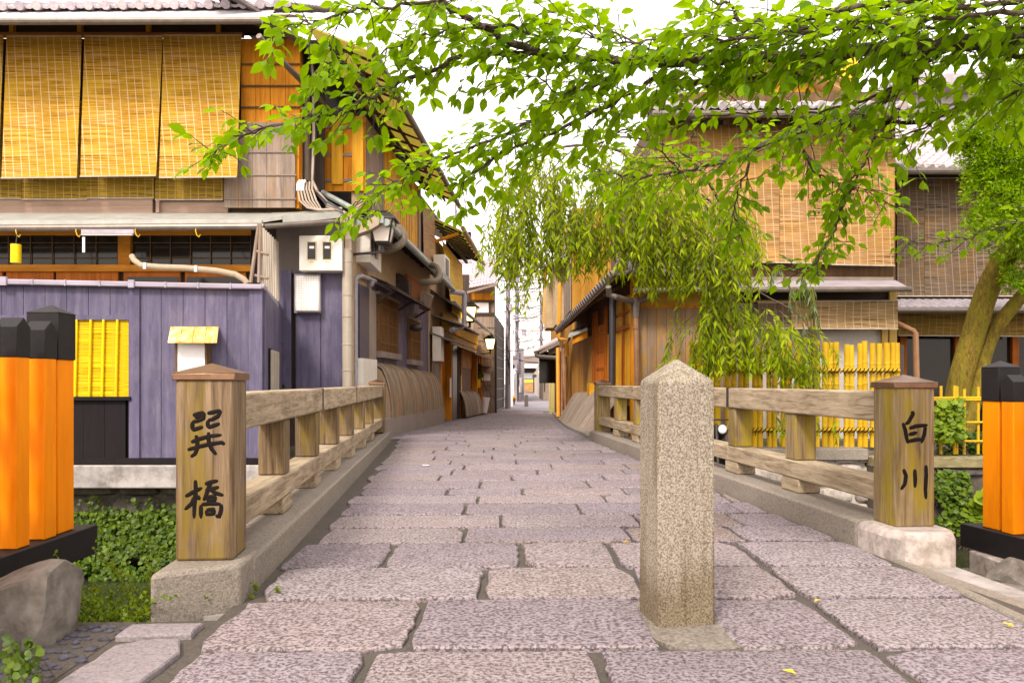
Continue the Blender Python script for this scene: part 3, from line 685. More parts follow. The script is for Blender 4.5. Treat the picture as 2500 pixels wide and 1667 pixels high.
# ================================================================== LEFT RIVERSIDE HOUSE
YF = 13.8
hl = T('riverside_house','two storey timber house with golden reed blinds upstairs on the left, facing the river','house',(X(350,YF),YF,-0.05))
m = MB(); m.rect(-420,735,95,520,YF,0.2); part('upper_wall', m, M['brownwood'], hl)
m = MB(); m.rect(-420,856,548,965,YF+0.10,0.2); m.box(X(-420,YF),X(850,YF),YF+0.1,YF+0.3,-0.4,Z(960,YF)); part('lower_wall', m, M['darkwood_z'], hl)
m = MB(); m.box(X(-420,YF),-3.9,YF+0.35,22,-0.3,6.9); part('house_body', m, M['brownwood'], hl)
# clerestory band under the eave
m = MB(); m.rect(-420,640,54,82,YF+0.02,0.1); part('transom', m, M['darkwood'], hl)
m = MB(); 
for px in (-140,27,193,361,532): m.rect(px-5,px+5,55,79,YF-0.06,0.08)
parts('eave_stub', m, M['cedar_y'], hl); m = MB()
m.rect(-420,592,79,88,YF-0.10,0.10); part('eave_beam', m, M['cedar_x'], hl)
# roof
mr = MB(); E0 = P(-420,22,12.95); E1 = P(712,14,12.95)
tile_roof(mr, E0, E1, (0,0.26,0.115), 20, 27, 0.28, 0.05); rf = part('roof', mr, M['tile'], hl)
m = MB(); eave(m, (X(-420,YF)-0.3,YF), (X(712,12.95),YF), Z(22,12.95)+0.34-0.06, 0.85, 0.37, 0.04, -4.5*0); part('eave_board', m, M['brownwood'], hl)
m = MB(); m.slab4(P(-420,33,13.05),P(-420,48,12.55),P(655,43,12.55),P(672,24,13.05),0.012); aw = part('awning_sheet', m, M['polycarb'], hl)
m = MB()
for px in (-200,-30,125,325,490): m.beam(P(px+52,31,13.05)+Vector((0,0,0.012)),P(px,49,12.54)+Vector((0,0,0.016)),0.035,0.02)
parts('awning_bracket', m, M['white'], aw)
m = MB(); m.tube([P(-420,54,12.5),P(640,51,12.5)],0.055,10); part('gutter', m, M['gutter'], hl)
m = MB(); m.tube([P(632,88,12.5),P(640,100,12.6),P(763,226,13.5),P(800,262,14.2)],0.048,10); part('downpipe', m, M['gutter'], hl)
# blinds
bl_ = [(-176,8,-190,-4,90,436),(16,199,3,188,90,434),(206,397,196,381,90,430),(399,589,389,578,88,433)]
lb = ['golden reed blind upstairs cut by the left edge of the picture','golden reed blind upstairs, second from the left edge','golden reed blind upstairs in the middle of the riverside house front','golden reed blind upstairs beside the orange board panel']
for (a_,b_,c_,d_,pt,pb), l_ in zip(bl_, lb):
    blind('reed_blind', P(a_,pt,13.55), P(b_,pt,13.55), P(c_,pb,13.2), P(d_,pb-2,13.2), M['reed_gold'], l_, 'golden blinds on the riverside house')
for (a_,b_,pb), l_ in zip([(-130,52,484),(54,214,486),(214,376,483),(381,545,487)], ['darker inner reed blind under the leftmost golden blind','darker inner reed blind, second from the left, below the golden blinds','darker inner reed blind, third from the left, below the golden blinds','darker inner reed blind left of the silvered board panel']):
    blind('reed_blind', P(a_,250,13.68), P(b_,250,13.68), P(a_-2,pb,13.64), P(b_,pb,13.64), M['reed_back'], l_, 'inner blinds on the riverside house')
m = MB(); m.rect(-420,372,486,521,13.66,0.13); m.rect(-420,372,500,502,13.655,0.01); m.rect(380,388,489,519,13.62,0.15); m.rect(388,556,492,519,13.70,0.10); parts('sill_panel', m, wood('pinkish_sill',(0.40,0.28,0.21),(0.30,0.2,0.15),'X',10,0.7,0.2), hl)
# board panel right of the blinds
m = MB(); m.boards((X(590,13.62),13.62),(X(734,13.62),13.62),Z(300,13.62),Z(97,13.62),0.26,0.03,0.008); p1 = part('board_panel', m, M['cedar'], hl)
m = MB(); m.boards((X(548,13.60),13.60),(X(722,13.60),13.60),Z(508,13.60),Z(300,13.60),0.26,0.03,0.006); p2 = part('board_panel', m, M['greywood'], hl)
for pn, rows, a_, b_ in ((p1,(157,210,262),588,732),(p2,(318,372,428,486),548,724)):
    m = MB()
    for py in rows: m.tube([P(a_,py,13.56),P(b_,py,13.56)],0.016,6)
    parts('batten', m, M['greywood_x'] if pn is p2 else M['brownwood'], pn)
m = MB(); m.rect(724,735,90,470,13.72,0.1); m.rect(720,730,300,508,13.62,0.2); parts('corner_post', m, M['cedar'], hl)
m = MB(); m.rect(735,790,98,470,14.3,0.1); m.box(X(735,YF),X(740,YF),YF+0.01,14.6,3.9,6.9); part('recess_wall', m, M['darkwood_z'], hl)
m = MB(); m.rect(738,752,205,440,13.9,0.12); part('cable_cover', m, M['greywood'], hl)
# lower roof over the ground floor
m = MB(); m.slab4(P(-420,516,YF),P(-420,541,12.85),P(640,536,12.85),P(662,518,YF),0.05); m.slab4(P(662,518,YF),P(640,536,12.85),P(690,528,12.95),P(835,514,13.65),0.05)
part('lower_roof', m, M['metalroof'], hl)
m = MB(); m.prism([P(-420,541,12.845),P(640,536,12.845),P(640,549,12.845),P(-420,553,12.845)],(0,-0.02,0)); m.prism([P(690,527,12.94),P(838,516,13.4),P(838,531,13.4),P(690,547,12.94)],(0.01,-0.02,0)); part('fascia', m, M['metalroof'], hl)
m = MB(); m.tube([P(-420,560,12.78),P(645,553,12.78)],0.055,10); m.tube([P(645,553,12.8),P(690,550,12.9),P(825,541,13.25)],0.045,10); part('lower_gutter', m, M['gutter'], hl)
m = MB(); rafters(m, (X(-420,YF),YF), (X(640,YF),YF), 26, 0.05, 0.06, 0.85, 0.30, Z(522,YF)-0.08); part('rafter', m, M['darkwood'], hl)
for i,px in enumerate((47,193,337,484)):
    m = MB(); c_ = P(px,562,12.78); m.tube([c_+Vector((-0.03,0,0.06)),c_+Vector((-0.02,-0.06,-0.02)),c_+Vector((0.0,-0.06,-0.09)),c_+Vector((0.035,-0.06,-0.12)),c_+Vector((0.06,-0.06,-0.08))],0.009,6); part('gutter_hook', m, M['bamboo'], hl)
# shoji windows of the ground floor
Yw = YF+0.02
m = MB(); m.rect(-420,612,572,650,Yw+0.03,0.02); gl = part('window', m, M['glass'], hl)
m = MB()
for a_,b_,n_ in ((-420,-150,5),(-140,288,8),(318,612,6)): lattice(m,(X(a_,Yw),Yw),(X(b_,Yw),Yw),Z(648,Yw),Z(574,Yw),n_,2,0.012,-0.012,0.006)
part('glazing_bars', m, M['brownwood'], gl)
m = MB(); m.rect(288,318,560,650,Yw-0.06,0.1); m.rect(-420,612,646,662,Yw-0.10,0.12); m.rect(-420,612,556,574,Yw-0.02,0.05); part('window_frame', m, M['cedar_x'], hl)
m = MB()
for a_,b_ in ((-300,-150),(-140,5),(15,130),(137,155),(155,288),(302,440),(452,600)): m.rect(a_,b_,663,700,Yw-0.02,0.06)
parts('window_frame', m, M['redwood'], hl)
m = MB(); m.rect(310,437,676,700,Yw-0.03,0.01); m.rect(455,590,676,700,Yw-0.03,0.01); parts('pane', m, M['glass'], hl)
# purple boarded bay with meter
Yp = 13.78
m = MB(); m.rect(675,850,545,668,Yp+0.02,0.1); part('upper_panel', m, M['plaster_g'] if False else paint('dim_board',(0.14,0.11,0.10),0.7,0.2), hl)
m = MB(); m.boards((X(672,Yp),Yp),(X(712,Yp),Yp),Z(965,Yp),Z(660,Yp),0.3,0.02,0.01); m.boards((X(722,Yp),Yp),(X(846,Yp),Yp),Z(965,Yp),Z(660,Yp),0.43,0.02,0.012); part('boarding', m, M['purple'], hl)
# bamboo corner pipe
m = MB(); pts = [P(848,972,13.62),P(848,608,13.62)]; m.tube(pts,0.09,12)
for py in (640,722,774,842,905): m.tube([P(848,py,13.62),P(848,py-2.5,13.62)],0.098,12)
single('bamboo_pipe', m, M['bamboo_grey'], 'thick silvered bamboo pole standing against the purple house corner','bamboo pole')
m = MB(); m.tube([P(868,980,14.0),P(868,690,14.0),P(870,678,14.0),P(882,673,14.2),P(925,690,15.5),P(958,706,16.4)],0.042,8); single('conduit', m, M['pipe_grey'], 'pale lilac conduit pipe up the street side of the purple house corner','pipe')
# cut end of the corner beam and street side gutter
m = MB(); m.prism([P(842,560,13.55),P(893,541,13.55),P(925,520,13.55),P(925,548,13.55),P(905,560,13.55),P(858,577,13.55),P(858,612,13.55),P(842,612,13.55)],(0,0.25,0)); part('corner_bracket', m, paint('tan_cladding',(0.33,0.25,0.18),0.6), hl)

# annex over the river
YA = 10.95
an = T('river_annex','purple boarded single storey annex on a concrete slab over the river, left','annex',(X(300,YA),YA,-0.44))
zb0,zt1 = Z(1133,YA),Z(700,YA); m = MB(); m.hexa([(X(-420,YA),YA+0.04,zb0),(X(636,YA),YA+0.04,zb0),(X(675,YF),YF+0.05,zb0),(X(-420,YA),YF+0.05,zb0),(X(-420,YA),YA+0.04,zt1),(X(636,YA),YA+0.04,zt1),(X(675,YF),YF+0.05,zt1),(X(-420,YA),YF+0.05,zt1)]); part('annex_body', m, M['blackboard'], an)
m = MB(); m.prism([P(-420,672,YA-0.10),P(640,694,YA-0.10),P(640,706,YA-0.10),P(-420,686,YA-0.10)],(0,0.25,0))
m.hexa([P(640,704,YA-0.1),P(645,704,YA-0.1),P(682,757,YF),P(676,757,YF),P(640,693,YA-0.1),P(645,693,YA-0.1),P(682,740,YF),P(676,740,YF)])
lc = part('capping', m, M['purplegrey'], an, bevel=0.02)
m = MB(); m.slab4(P(-420,672,YA+0.14),P(640,694,YA+0.14),(X(655,YF),YF,Z(742,YF)),(X(-420,YF),YF,Z(735,YF)),0.04); part('annex_roof', m, M['metalroof'], an)
m = MB()
for px in (-60,78,158,242,325,403,483,562): 
    f = (px+420)/1060; py = lerp(672,694,f); m.rect(px-1.5,px+1.5,py-1.5,py+13,YA-0.112,0.02)
m.rect(312,326,683,702,YA-0.125,0.04); m.rect(-8,14,675,696,YA-0.125,0.04); parts('capping_joint', m, M['purplegrey'], lc)
m = MB(); m.boards((X(-420,YA),YA+0.02),(X(322,YA),YA+0.02),Z(772,YA),Z(690,YA),0.296,0.02,0.008); m.rect(-420,325,769,781,YA-0.03,0.03); part('header_boards', m, M['purple'], an)
m = MB(); m.rect(314,340,700,1121,YA-0.035,0.06); m.rect(607,640,700,1121,YA-0.03,0.07); parts('corner_post', m, M['purple'], an, bevel=0.004)
m = MB(); m.boards((X(340,YA),YA+0.02),(X(608,YA),YA+0.02),Z(1121,YA),Z(694,YA),0.296,0.02,0.008); part('boarding', m, M['purple'], an)
m = MB(); m.boards((X(640,YA)+0.01,YA+0.05),(X(681,YF)+0.05,YF),Z(1110,YA),Z(705,YA),0.3,0.02,0.006,z2=-0.2,z3=2.2); part('side_boarding', m, M['purple'], an)
A_ = Vector((X(640,YA)+0.01,YA+0.05)); B_ = Vector((X(681,YF)+0.05,YF)); m = MB(); m.strip(A_.lerp(B_,0.12),A_.lerp(B_,0.48),0.3,1.50,0.026,0.05); sw = part('side_window', m, M['blackboard'], an)
m = MB(); lattice(m,A_.lerp(B_,0.14),A_.lerp(B_,0.46),0.32,1.48,6,0,0.05,0.05,0.09); part('window_bars', m, M['bamboo_grey'], sw)
m = MB(); m.rect(-420,314,780,970,YA+0.005,0.03); wi = part('window', m, M['reed_yellow'], an)
m = MB(); m.rect(-420,318,968,977,YA-0.06,0.08); part('window_sill', m, M['blackboard'], wi)
for px in (-90,-48,-5,38,80,120,153,187,222,253,287):
    m = MB(); m.tube([P(px,780,YA-0.02),P(px-4,968,YA-0.02)],0.019,8)
    for py in (815,868,920): m.tube([P(px-(py-780)*0.021,py,YA-0.02),P(px-(py-780)*0.021,py+1.5,YA-0.02)],0.0225,8)
    part('window_bar', m, M['bamboo_bright'], wi)
m = MB(); m.boards((X(-420,YA),YA+0.02),(X(307,YA),YA+0.02),Z(1118,YA),Z(976,YA),0.29,0.02,0.005); part('apron_boards', m, M['blackboard'], an)
m = MB(); m.rect(-420,642,1118,1133,YA-0.06,0.1); part('base_beam', m, M['blackboard'], an)
m = MB(); za,zc = Z(1190,YA),Z(1133.5,YA); m.hexa([(X(-420,YA),YA-0.1,za),(X(644,YA),YA-0.1,za),(X(690,YF),YF+0.2,za),(X(-420,YA),YF+0.2,za),(X(-420,YA),YA-0.1,zc),(X(644,YA),YA-0.1,zc),(X(690,YF),YF+0.2,zc),(X(-420,YA),YF+0.2,zc)]); part('slab', m, M['concrete'], an, bevel=0.02)
# lamp box with timber roof
lb_ = T('sign_lantern','white paper box lantern with a worn plank roof on the purple annex wall','lantern',P(465,916,YA-0.05))
m = MB(); m.rect(432,500,836,912,YA-0.16,0.15); part('lantern_box', m, M['white'], lb_)
m = MB()
for a_,b_,c_,d_ in ((427,432,832,915),(500,505,832,915),(427,505,911,916)): m.rect(a_,b_,c_,d_,YA-0.172,0.16)
part('frame', m, M['brownwood'], lb_)
m = MB(); nb = 4
for i in range(nb):
    a_ = lerp(416,534,i/nb)+0.5; b_ = lerp(416,534,(i+1)/nb)-0.5; c_ = lerp(409,530,i/nb)+0.5; d_ = lerp(409,530,(i+1)/nb)-0.5
    m.slab4(P(c_,834,YA-0.36),P(d_,834,YA-0.36),P(b_,797,YA),P(a_,797,YA),0.018)
part('plank_roof', m, wood('worn_roof_plank',(0.78,0.52,0.16),(0.52,0.22,0.03),'Y',9,0.7,0.5,(0.8,0.68,0.42),0.8,0.3,3), lb_)
# meter box, hexagon pattern lamp, small things on the house front
def meter(pts, label, Yq, d):
    rt = T('meter_box', label, 'meter box', P((pts[0]+pts[1])/2, pts[3], Yq)); m = MB(); m.rect(*pts,Yq,d); b_ = part('box', m, M['whitebox'], rt, bevel=0.012)
    for wx in (0.22,0.58):
        m = MB(); a_ = lerp(pts[0],pts[1],wx-0.02); w_ = (pts[1]-pts[0])*0.19; h = pts[3]-pts[2]
        m.rect(a_-w_*0.1,a_+w_*1.1,pts[2]+h*0.16,pts[2]+h*0.70,Yq-0.008,0.012); fr = part('window_frame', m, M['whitebox'] if False else M['sticker'] if False else paint('cream_trim',(0.62,0.5,0.3),0.5), rt)
        m = MB(); m.rect(a_,a_+w_*0.95,pts[2]+h*0.19,pts[2]+h*0.67,Yq-0.012,0.004); gp = part('pane', m, M['glass'], fr)
        m = MB(); m.rect(a_+w_*0.2,a_+w_*0.8,pts[2]+h*0.30,pts[2]+h*0.37,Yq-0.014,0.002); part('dial', m, M['white'], gp) if False else part('dial', m, M['white'], fr)
        m = MB(); m.rect(a_+w_*0.25,a_+w_*0.72,pts[2]+h*0.735,pts[2]+h*0.765,Yq-0.006,0.006); part('label_plate', m, M['sticker'], rt)
    m = MB(); m.rect(lerp(pts[0],pts[1],0.62),lerp(pts[0],pts[1],0.84),pts[2]+h*0.80,pts[2]+h*0.95,Yq-0.005,0.005); part('sticker', m, paint('torn_sticker',(0.6,0.58,0.55),0.6,0.6,0.05,60), rt)
    return rt
meter((730,835,575,661),'cream electric meter box with two windows high on the purple wall, facing the river',13.45,0.32)
lm = T('bulkhead_lamp','white hexagon patterned lamp cover on the purple wall under the meter box','lamp',P(750,762,13.74)); m = MB(); m.rect(720,780,672,761,13.60,0.14); part('cover', m, M['hexlamp'], lm, bevel=0.03); m = MB(); m.rect(718,782,669,764,13.70,0.06); part('base', m, M['pipe_grey'], lm)
lm = T('tube_light','grey fluorescent batten light under the lower eave of the riverside house','lamp',P(262,575,12.7)); m = MB(); m.rect(198,326,560,570,12.7,0.06); part('housing', m, M['pipe_grey'], lm); m = MB(); m.tube([P(200,572,12.73),P(324,572,12.73)],0.02,8); part('tube', m, M['white'], lm)
wc = T('hanging_bamboo_tube','yellow bamboo tube hanging from a gutter hook at the left edge','ornament',P(40,640,12.7)); m = MB(); m.tube([P(39,642,12.7),P(39,597,12.7)],0.078,14); part('tube', m, M['bamboo_bright'], wc); m = MB(); m.tube([P(39,597,12.7),P(42,568,12.72)],0.008,6); part('hanging_chain', m, M['iron'], wc)
m = MB(); m.rect(201,207,579,616,12.7,0.01); single('wind_chime_tag', m, M['white'], 'narrow white paper tag hanging under the tube light','paper tag')
m = MB(); pts = [P(322,625,12.4),P(328,636,12.35),P(345,648,12.3),P(390,652,12.3),P(450,654,12.3),P(530,661,12.3),P(575,670,12.3),P(596,682,12.3),P(604,692,12.3)]; m.tube(pts,0.046,10)
dc = single('air_duct', m, M['pipe_grey'] if False else paint('tan_hose',(0.32,0.25,0.17),0.55,0.2,0.1,20), 'tan insulated pipe snaking along the annex roof before the windows','pipe')
m = MB()
for px,py in ((352,649),(477,656)): m.rect(px-3,px+3,py-8,py+7,12.24,0.03)
parts('tape', m, M['white'], dc)
# bamboo slat wing between annex and house
sl_ = T('bamboo_slat_screen','screen of upright silvered bamboo slats beside the annex roof end','screen',P(655,700,12.0)); m = MB()
for i in range(8):
    f = i/7; Yq = lerp(11.3,13.6,f); m.tube([(X(lerp(640,679,f),Yq),Yq,Z(lerp(700,735,f),Yq)),(X(lerp(636,676,f),Yq),Yq,Z(lerp(552,590,f),Yq))],0.03,7)
part('slats', m, M['bamboo_grey'], sl_)
for a_,b_ in (((612,690),(632,548)),((632,690),(636,548)),((622,612),(655,622)),((622,672),(655,680))):
    m = MB(); m.tube([P(a_[0],a_[1],11.25),P(b_[0],b_[1],11.25)],0.025 if a_[1] > 680 else 0.02,7); part('pole', m, M['greywood'], sl_)

# ================================================================== LEFT STREET SIDE
# --- upper storey of the corner house
m = MB(); Yc = 14.63; m.boards((X(786,Yc),Yc),(X(893,Yc),Yc),Z(468,Yc),Z(286,Yc),0.2,0.02,0.004); m.rect(786,893,286,300,Yc-0.05,0.04); up1 = part('end_shutter', m, M['cedar'], hl)
m = MB(); m.boards((X(810,Yc-0.04),Yc-0.04),(X(838,Yc-0.04),Yc-0.04),Z(452,Yc),Z(287,Yc),0.2,0.03); m.boards((X(860,Yc-0.04),Yc-0.04),(X(888,Yc-0.04),Yc-0.04),Z(468,Yc),Z(287,Yc),0.2,0.03); parts('batten', m, M['cedar_y'], up1)
m = MB()
for py in (310,377,440): m.rect(786,862,py-3,py+4,Yc-0.045,0.05)
parts('ledge', m, M['greywood_x'], up1)
zt0, zb0 = 5.86, 4.2
m = MB(); m.boards(LWALL(Yc+0.02),LWALL(16.1),zb0,zt0,0.13,0.03,0.012); part('street_boarding', m, M['greywood'], hl)
m = MB(); m.boards(LWALL(16.1),LWALL(19.7),zb0,zt0,0.15,0.05,0.04,jit=0.02); part('street_boarding', m, M['cedar_y'], hl)
m = MB(); m.strip(LWALL(YF+0.1),LWALL(22.1),-0.3,3.95,-0.25,-0.02); m.strip(LWALL(Yc+0.03),LWALL(22.1),3.9,zt0,-0.25,-0.021); parts('street_wall', m, M['plaster'], hl)
m = MB(); m.strip(LWALL(19.7),LWALL(20.0),zb0,zt0,0,0.1); part('street_post', m, M['greywood'], hl)
# upper street eave: shingle boards on open rafters
A_, B_ = LWALL(11.9), LWALL(22.0)
m = MB(); eave(m, A_, B_, 6.35, 0.78, 0.42, 0.025, -0.2); part('street_eave', m, M['eave_sheet'], hl)
m = MB(); rafters(m, A_, B_, 13, 0.05, 0.055, 0.76, 0.33, 6.25, -0.1)
for o in (0.10,0.42): m.strip(A_,B_,6.17-0.42*o-0.03,6.17-0.42*o+0.03,o-0.018,o+0.018)
part('rafter', m, M['darkwood'], hl)
m = MB(); m.tube([(XL(11.6)+0.82,11.6,5.90),(XL(22)+0.82,22,5.84)],0.06,10); part('street_gutter', m, M['duct'], hl)
m = MB(); m.slab4((XL(13.9)-2.2,12.2,7.42),(XL(13.9)+0.0,13.9,6.40),(XL(22)+0.0,22,6.40),(XL(22)-2.2,22,7.42),0.05); part('street_roof', m, M['tile_dark'], hl)
# lower street eave with verdigris gutter
A_, B_ = LWALL(14.0), LWALL(22.2)
m = MB(); eave(m, A_, B_, 4.12, 0.56, 0.34, 0.04, -0.05); part('lower_street_eave', m, M['darkwood'], hl)
m = MB(); m.strip((XL(13.6),13.6),B_,3.72,3.84,0.50,0.58); m.tube([(XL(13.6)+0.62,13.6,3.74),(XL(22.2)+0.62,22.2,3.58)],0.065,10); part('lower_street_gutter', m, M['verdigris'], hl)
m = MB(); m.prism([P(795,486,14.2),P(893,548,13.95),P(893,562,13.95),P(795,508,14.2)],(0,0.05,0)); m.tube([P(787,470,14.2),P(880,520,13.9)],0.05,8); part('skirt_gutter', m, M['verdigris'], hl)
m = MB(); rafters(m, A_, B_, 12, 0.05, 0.06, 0.5, 0.26, 4.02); parts('lower_rafter', m, M['darkwood'], hl)
# ground floor street wall
def zs(py, Y): return Z(py, Y)
m = MB(); m.strip(LWALL(14.05),LWALL(14.75),1.44,2.75,0,0.06); part('corner_panel', m, M['navy'], hl)
m = MB(); m.strip(LWALL(14.75),LWALL(15.35),1.44,2.75,0,0.05); part('corner_panel', m, M['pipe_grey'] if False else paint('taupe_panel',(0.26,0.21,0.17),0.5), hl)
m = MB(); m.strip(LWALL(14.05),LWALL(15.12),-0.05,1.44,0,0.12); part('corner_panel', m, M['whitebox'], hl)
m = MB(); m.boards(LWALL(15.35),LWALL(21.6),0.4,3.0,0.17,0.02,0.008); part('ground_boarding', m, M['purple_dark'], hl)
for i,(ya,yb,za,zb_,nv) in enumerate(((15.5,17.3,1.62,2.72,14),(18.6,20.0,1.55,2.50,10))):
    m = MB(); m.strip(LWALL(ya),LWALL(yb),za,zb_,0.015,0.045); w_ = part('lattice_window', m, M['brownwood'], hl)
    m = MB(); lattice(m, LWALL(ya), LWALL(yb), za, zb_, nv, 3, 0.03, 0.045, 0.085); part('lattice', m, wood('brown_lattice',(0.24,0.115,0.035),(0.12,0.055,0.02),'Z',16,0.6,0.5), w_)
    m = MB(); m.strip(LWALL(ya-0.08),LWALL(yb+0.08),za-0.12,za,0.02,0.14); m.strip(LWALL(ya-0.08),LWALL(yb+0.08),zb_,zb_+0.06,0.02,0.1); parts('window_frame', m, M['greywood_x'], w_)
m = MB(); eave(m, LWALL(15.2), LWALL(19.6), 3.0, 0.50, 0.22, 0.035, -0.02); eave(m, LWALL(15.2), LWALL(19.6), 3.04, 0.30, 0.12, 0.03, -0.02); hd = part('window_hood', m, M['darkwood'], hl)
m = MB(); 
for y_ in (15.4,17.4,19.4): m.beam((XL(y_),y_,2.55),(XL(y_)+0.42,y_,2.80),0.04,0.05)
parts('hood_bracket', m, M['darkwood_z'], hd)
# second meter, vent hood, camera, copper sign under the eave
meter((872,921,566,655),'cream meter box on the street side behind the bracket lantern',14.15,0.42) if False else None
mt = T('meter_box','cream meter box seen end on, behind the street lantern at the house corner','meter box',(XL(14.5)+0.1,14.5,2.9)); m = MB(); m.hexa([P(868,640,14.1),P(904,640,14.1),P(931,667,14.9),P(880,660,14.9),P(868,566,14.1),P(904,566,14.1),P(931,575,14.9),P(880,575,14.9)]); bx_ = part('box', m, M['whitebox'], mt, bevel=0.01)
m = MB(); m.prism([P(909,578,14.16),P(914,580,14.3),P(914,625,14.3),P(909,620,14.16)],(0.012,-0.004,0)); m.prism([P(917,582,14.4),P(922,584,14.55),P(922,634,14.55),P(917,628,14.4)],(0.012,-0.004,0)); part('meter_window', m, M['glass'], mt)
def vent_hood(px, py, Y, w_, h_, d_, label, mat):
    c_ = P(px,py,Y); m = MB(); pr = [(0,0),(d_,0),(d_,h_*0.55),(d_*0.75,h_*0.85),(d_*0.35,h_),(0,h_)]
    m.prism([(c_.x+a_,Y,c_.z+b_) for a_,b_ in pr],(0,w_,0)); return single('vent_hood', m, mat, label, 'vent', bevel=0.01)
vent_hood(962,718,17.5,0.5,0.46,0.32,'dark curved vent hood on the street wall under the lower eave',M['darkwood'])
m = MB(); m.tube([P(896,690,14.9),P(905,690,15.0)],0.09,12); m.tube([P(895,703,14.9),P(895,711,14.9)],0.06,10); single('wall_camera', m, M['pipe_grey'], 'small grey security camera under the eave beside the white conduit','camera')
m = MB(); m.strip(LWALL(18.0),LWALL(19.7),2.95,3.45,0.08,0.14); single('timber_sign_board', m, M['redwood'], 'plain red brown sign board above the second lattice window','sign board')
m = MB(); c_ = P(1043,735,19.5); m.hexa([P(1022,752,19.3),P(1040,762,19.3),P(1046,760,19.7),P(1030,750,19.7),P(1034,712,19.3),P(1056,724,19.3),P(1060,722,19.7),P(1040,712,19.7)]); single('timber_box', m, M['greywood'], 'weathered flared wooden box below the street gutter','box')
m = MB(); pts = []
c_ = P(1016,800,18.3); m.ball((c_.x,c_.y,c_.z),0.16,0.16,0.09,12,6); hb = single('hanging_iron_pot', m, M['iron'], 'small dark iron pot hanging before the second lattice window','hanging pot')
m = MB(); m.tube([(c_.x+0.15*math.cos(t_),c_.y,c_.z+0.32*math.sin(t_)) for t_ in [math.pi*i/10 for i in range(11)]],0.008,5); part('handle', m, M['iron'], hb)
def duct(pts, r, label):
    den = []
    pts = [Vector(p) for p in pts]
    for i in range(len(pts)-1):
        p0 = pts[max(0,i-1)]; p1 = pts[i]; p2 = pts[i+1]; p3 = pts[min(len(pts)-1,i+2)]
        for k in range(5):
            t_ = k/5; den.append(0.5*((2*p1)+(p2-p0)*t_+(2*p0-5*p1+4*p2-p3)*t_*t_+(3*p1-3*p2-p0+p3)*t_**3))
    den.append(pts[-1]); m = MB(); m.tube(den, r, 9); return single('lagged_pipe', m, M['duct'], label, 'pipe')
duct([P(942,612,14.6),P(965,604,14.5),P(982,592,14.6),P(985,572,14.7),P(972,556,14.8),P(955,550,15.0),P(948,540,15.1)],0.075,'dark lagged pipe curling out of the lower eave beside the corner lantern')
duct([P(1030,690,17.2),P(1052,688,17.1),P(1068,684,17.2),P(1074,668,17.4),P(1066,652,17.7),P(1050,646,17.9),P(1044,640,18.1)],0.07,'dark lagged pipe curling over the gutter further along the street')
# curved bamboo dog screens (inuyarai)
def screen(name, ya, yb, z0, h, run, n, mat, label, side='L', t_=0.02, off=0.02):
    m = MB(); K = 9
    for i in range(n):
        f0, f1 = (i+(0.16 if n > 20 else 0.04))/n, (i+(0.84 if n > 20 else 0.93))/n
        h_ = h*random.uniform(0.985,1.015)
        vs = []
        for f in (f0,f1):
            y_ = lerp(ya,yb,f)
            xb = (XL(y_)+off) if side == 'L' else (XR(y_)-off); sg = 1 if side == 'L' else -1
            for k in range(K+1):
                g = k/K; ou = run*(math.sqrt(max(0,1-g*g)) if side == 'L' else (1-g)**0.8)
                lean = 0.25*(1-g)*0.0
                zz = z0 + h_*g
                for tt in (0,t_): vs.append((xb+sg*(ou+tt+random.uniform(0,0.003)), y_, zz+gz(y_)))
        q = 2*(K+1); fs = []
        for k in range(K):
            a_ = 2*k; fs += [(a_+1,a_+3,q+a_+3,q+a_+1),(a_,q+a_,q+a_+2,a_+2),(a_,a_+2,a_+3,a_+1),(q+a_,q+a_+1,q+a_+3,q+a_+2)]
        fs += [(0,1,q+1,q),(2*K,q+2*K,q+2*K+1,2*K+1)]
        m.add(vs, fs)
    return single(name, m, mat, label, 'bamboo screen')
screen('curved_bamboo_screen',15.15,21.9,0.34,1.06,0.36,62,M['bamboo_old'],'long curved screen of weathered bamboo slats below the lattice windows, left')
m = MB(); m.prism([(XL(15.14)+0.02+0.36*math.sqrt(max(0,1-g*g)),15.14,0.34+1.02*g) for g in [k/8 for k in range(9)]]+[(XL(15.14)+0.02,15.14,0.34)],(0,-0.03,0)); part('end_board', m, M['bamboo_old'], hl)
m = MB(); m.strip(LWALL(14.6),LWALL(22.0),-0.12,0.34,0,0.40); part('plinth', m, M['concrete'] if False else paint('taupe_plinth',(0.24,0.20,0.17),0.8,0.2,0.1), hl)
for i in range(5):
    m = MB(); m.beam((XL(14.2)+0.10+0.06*i,14.2+0.07*i,0.0),(XL(14.2)+0.02+0.05*i,14.3+0.07*i,0.92-0.05*i),0.05,0.02); single('leaning_lath', m, M['greywood'], 'grey wooden lath leaning on the white corner panel behind the railing','lath','laths leaning at the house corner')

# --- second house along the street
h2 = T('street_house','dark timber street house with yellow reed blinds and stepped eaves, left side of the alley','house',(XL(28),28,-0.3))
m = MB(); m.strip(LWALL(22.0),LWALL(28.4),3.0,5.2,-3.0,-0.03); m.strip(LWALL(22.0),LWALL(34.6),-0.6,3.05,-3.0,-0.031); parts('house_body', m, M['plaster'], h2)
A_, B_ = LWALL(22.3), LWALL(28.3)
m = MB(); eave(m, A_, B_, 5.75, 0.82, 0.5, 0.025, -0.2); part('upper_eave', m, M['eave_sheet'], h2)
m = MB(); rafters(m, A_, B_, 10, 0.05, 0.055, 0.8, 0.42, 5.62, -0.1); m.strip(A_,B_,5.2,5.3,0.25,0.32); parts('rafter', m, M['darkwood'], h2)
m = MB(); m.tube([(XL(22.2)+0.88,22.2,5.30),(XL(28.3)+0.88,28.3,5.2)],0.065,9); part('upper_gutter', m, M['pipe'], h2)
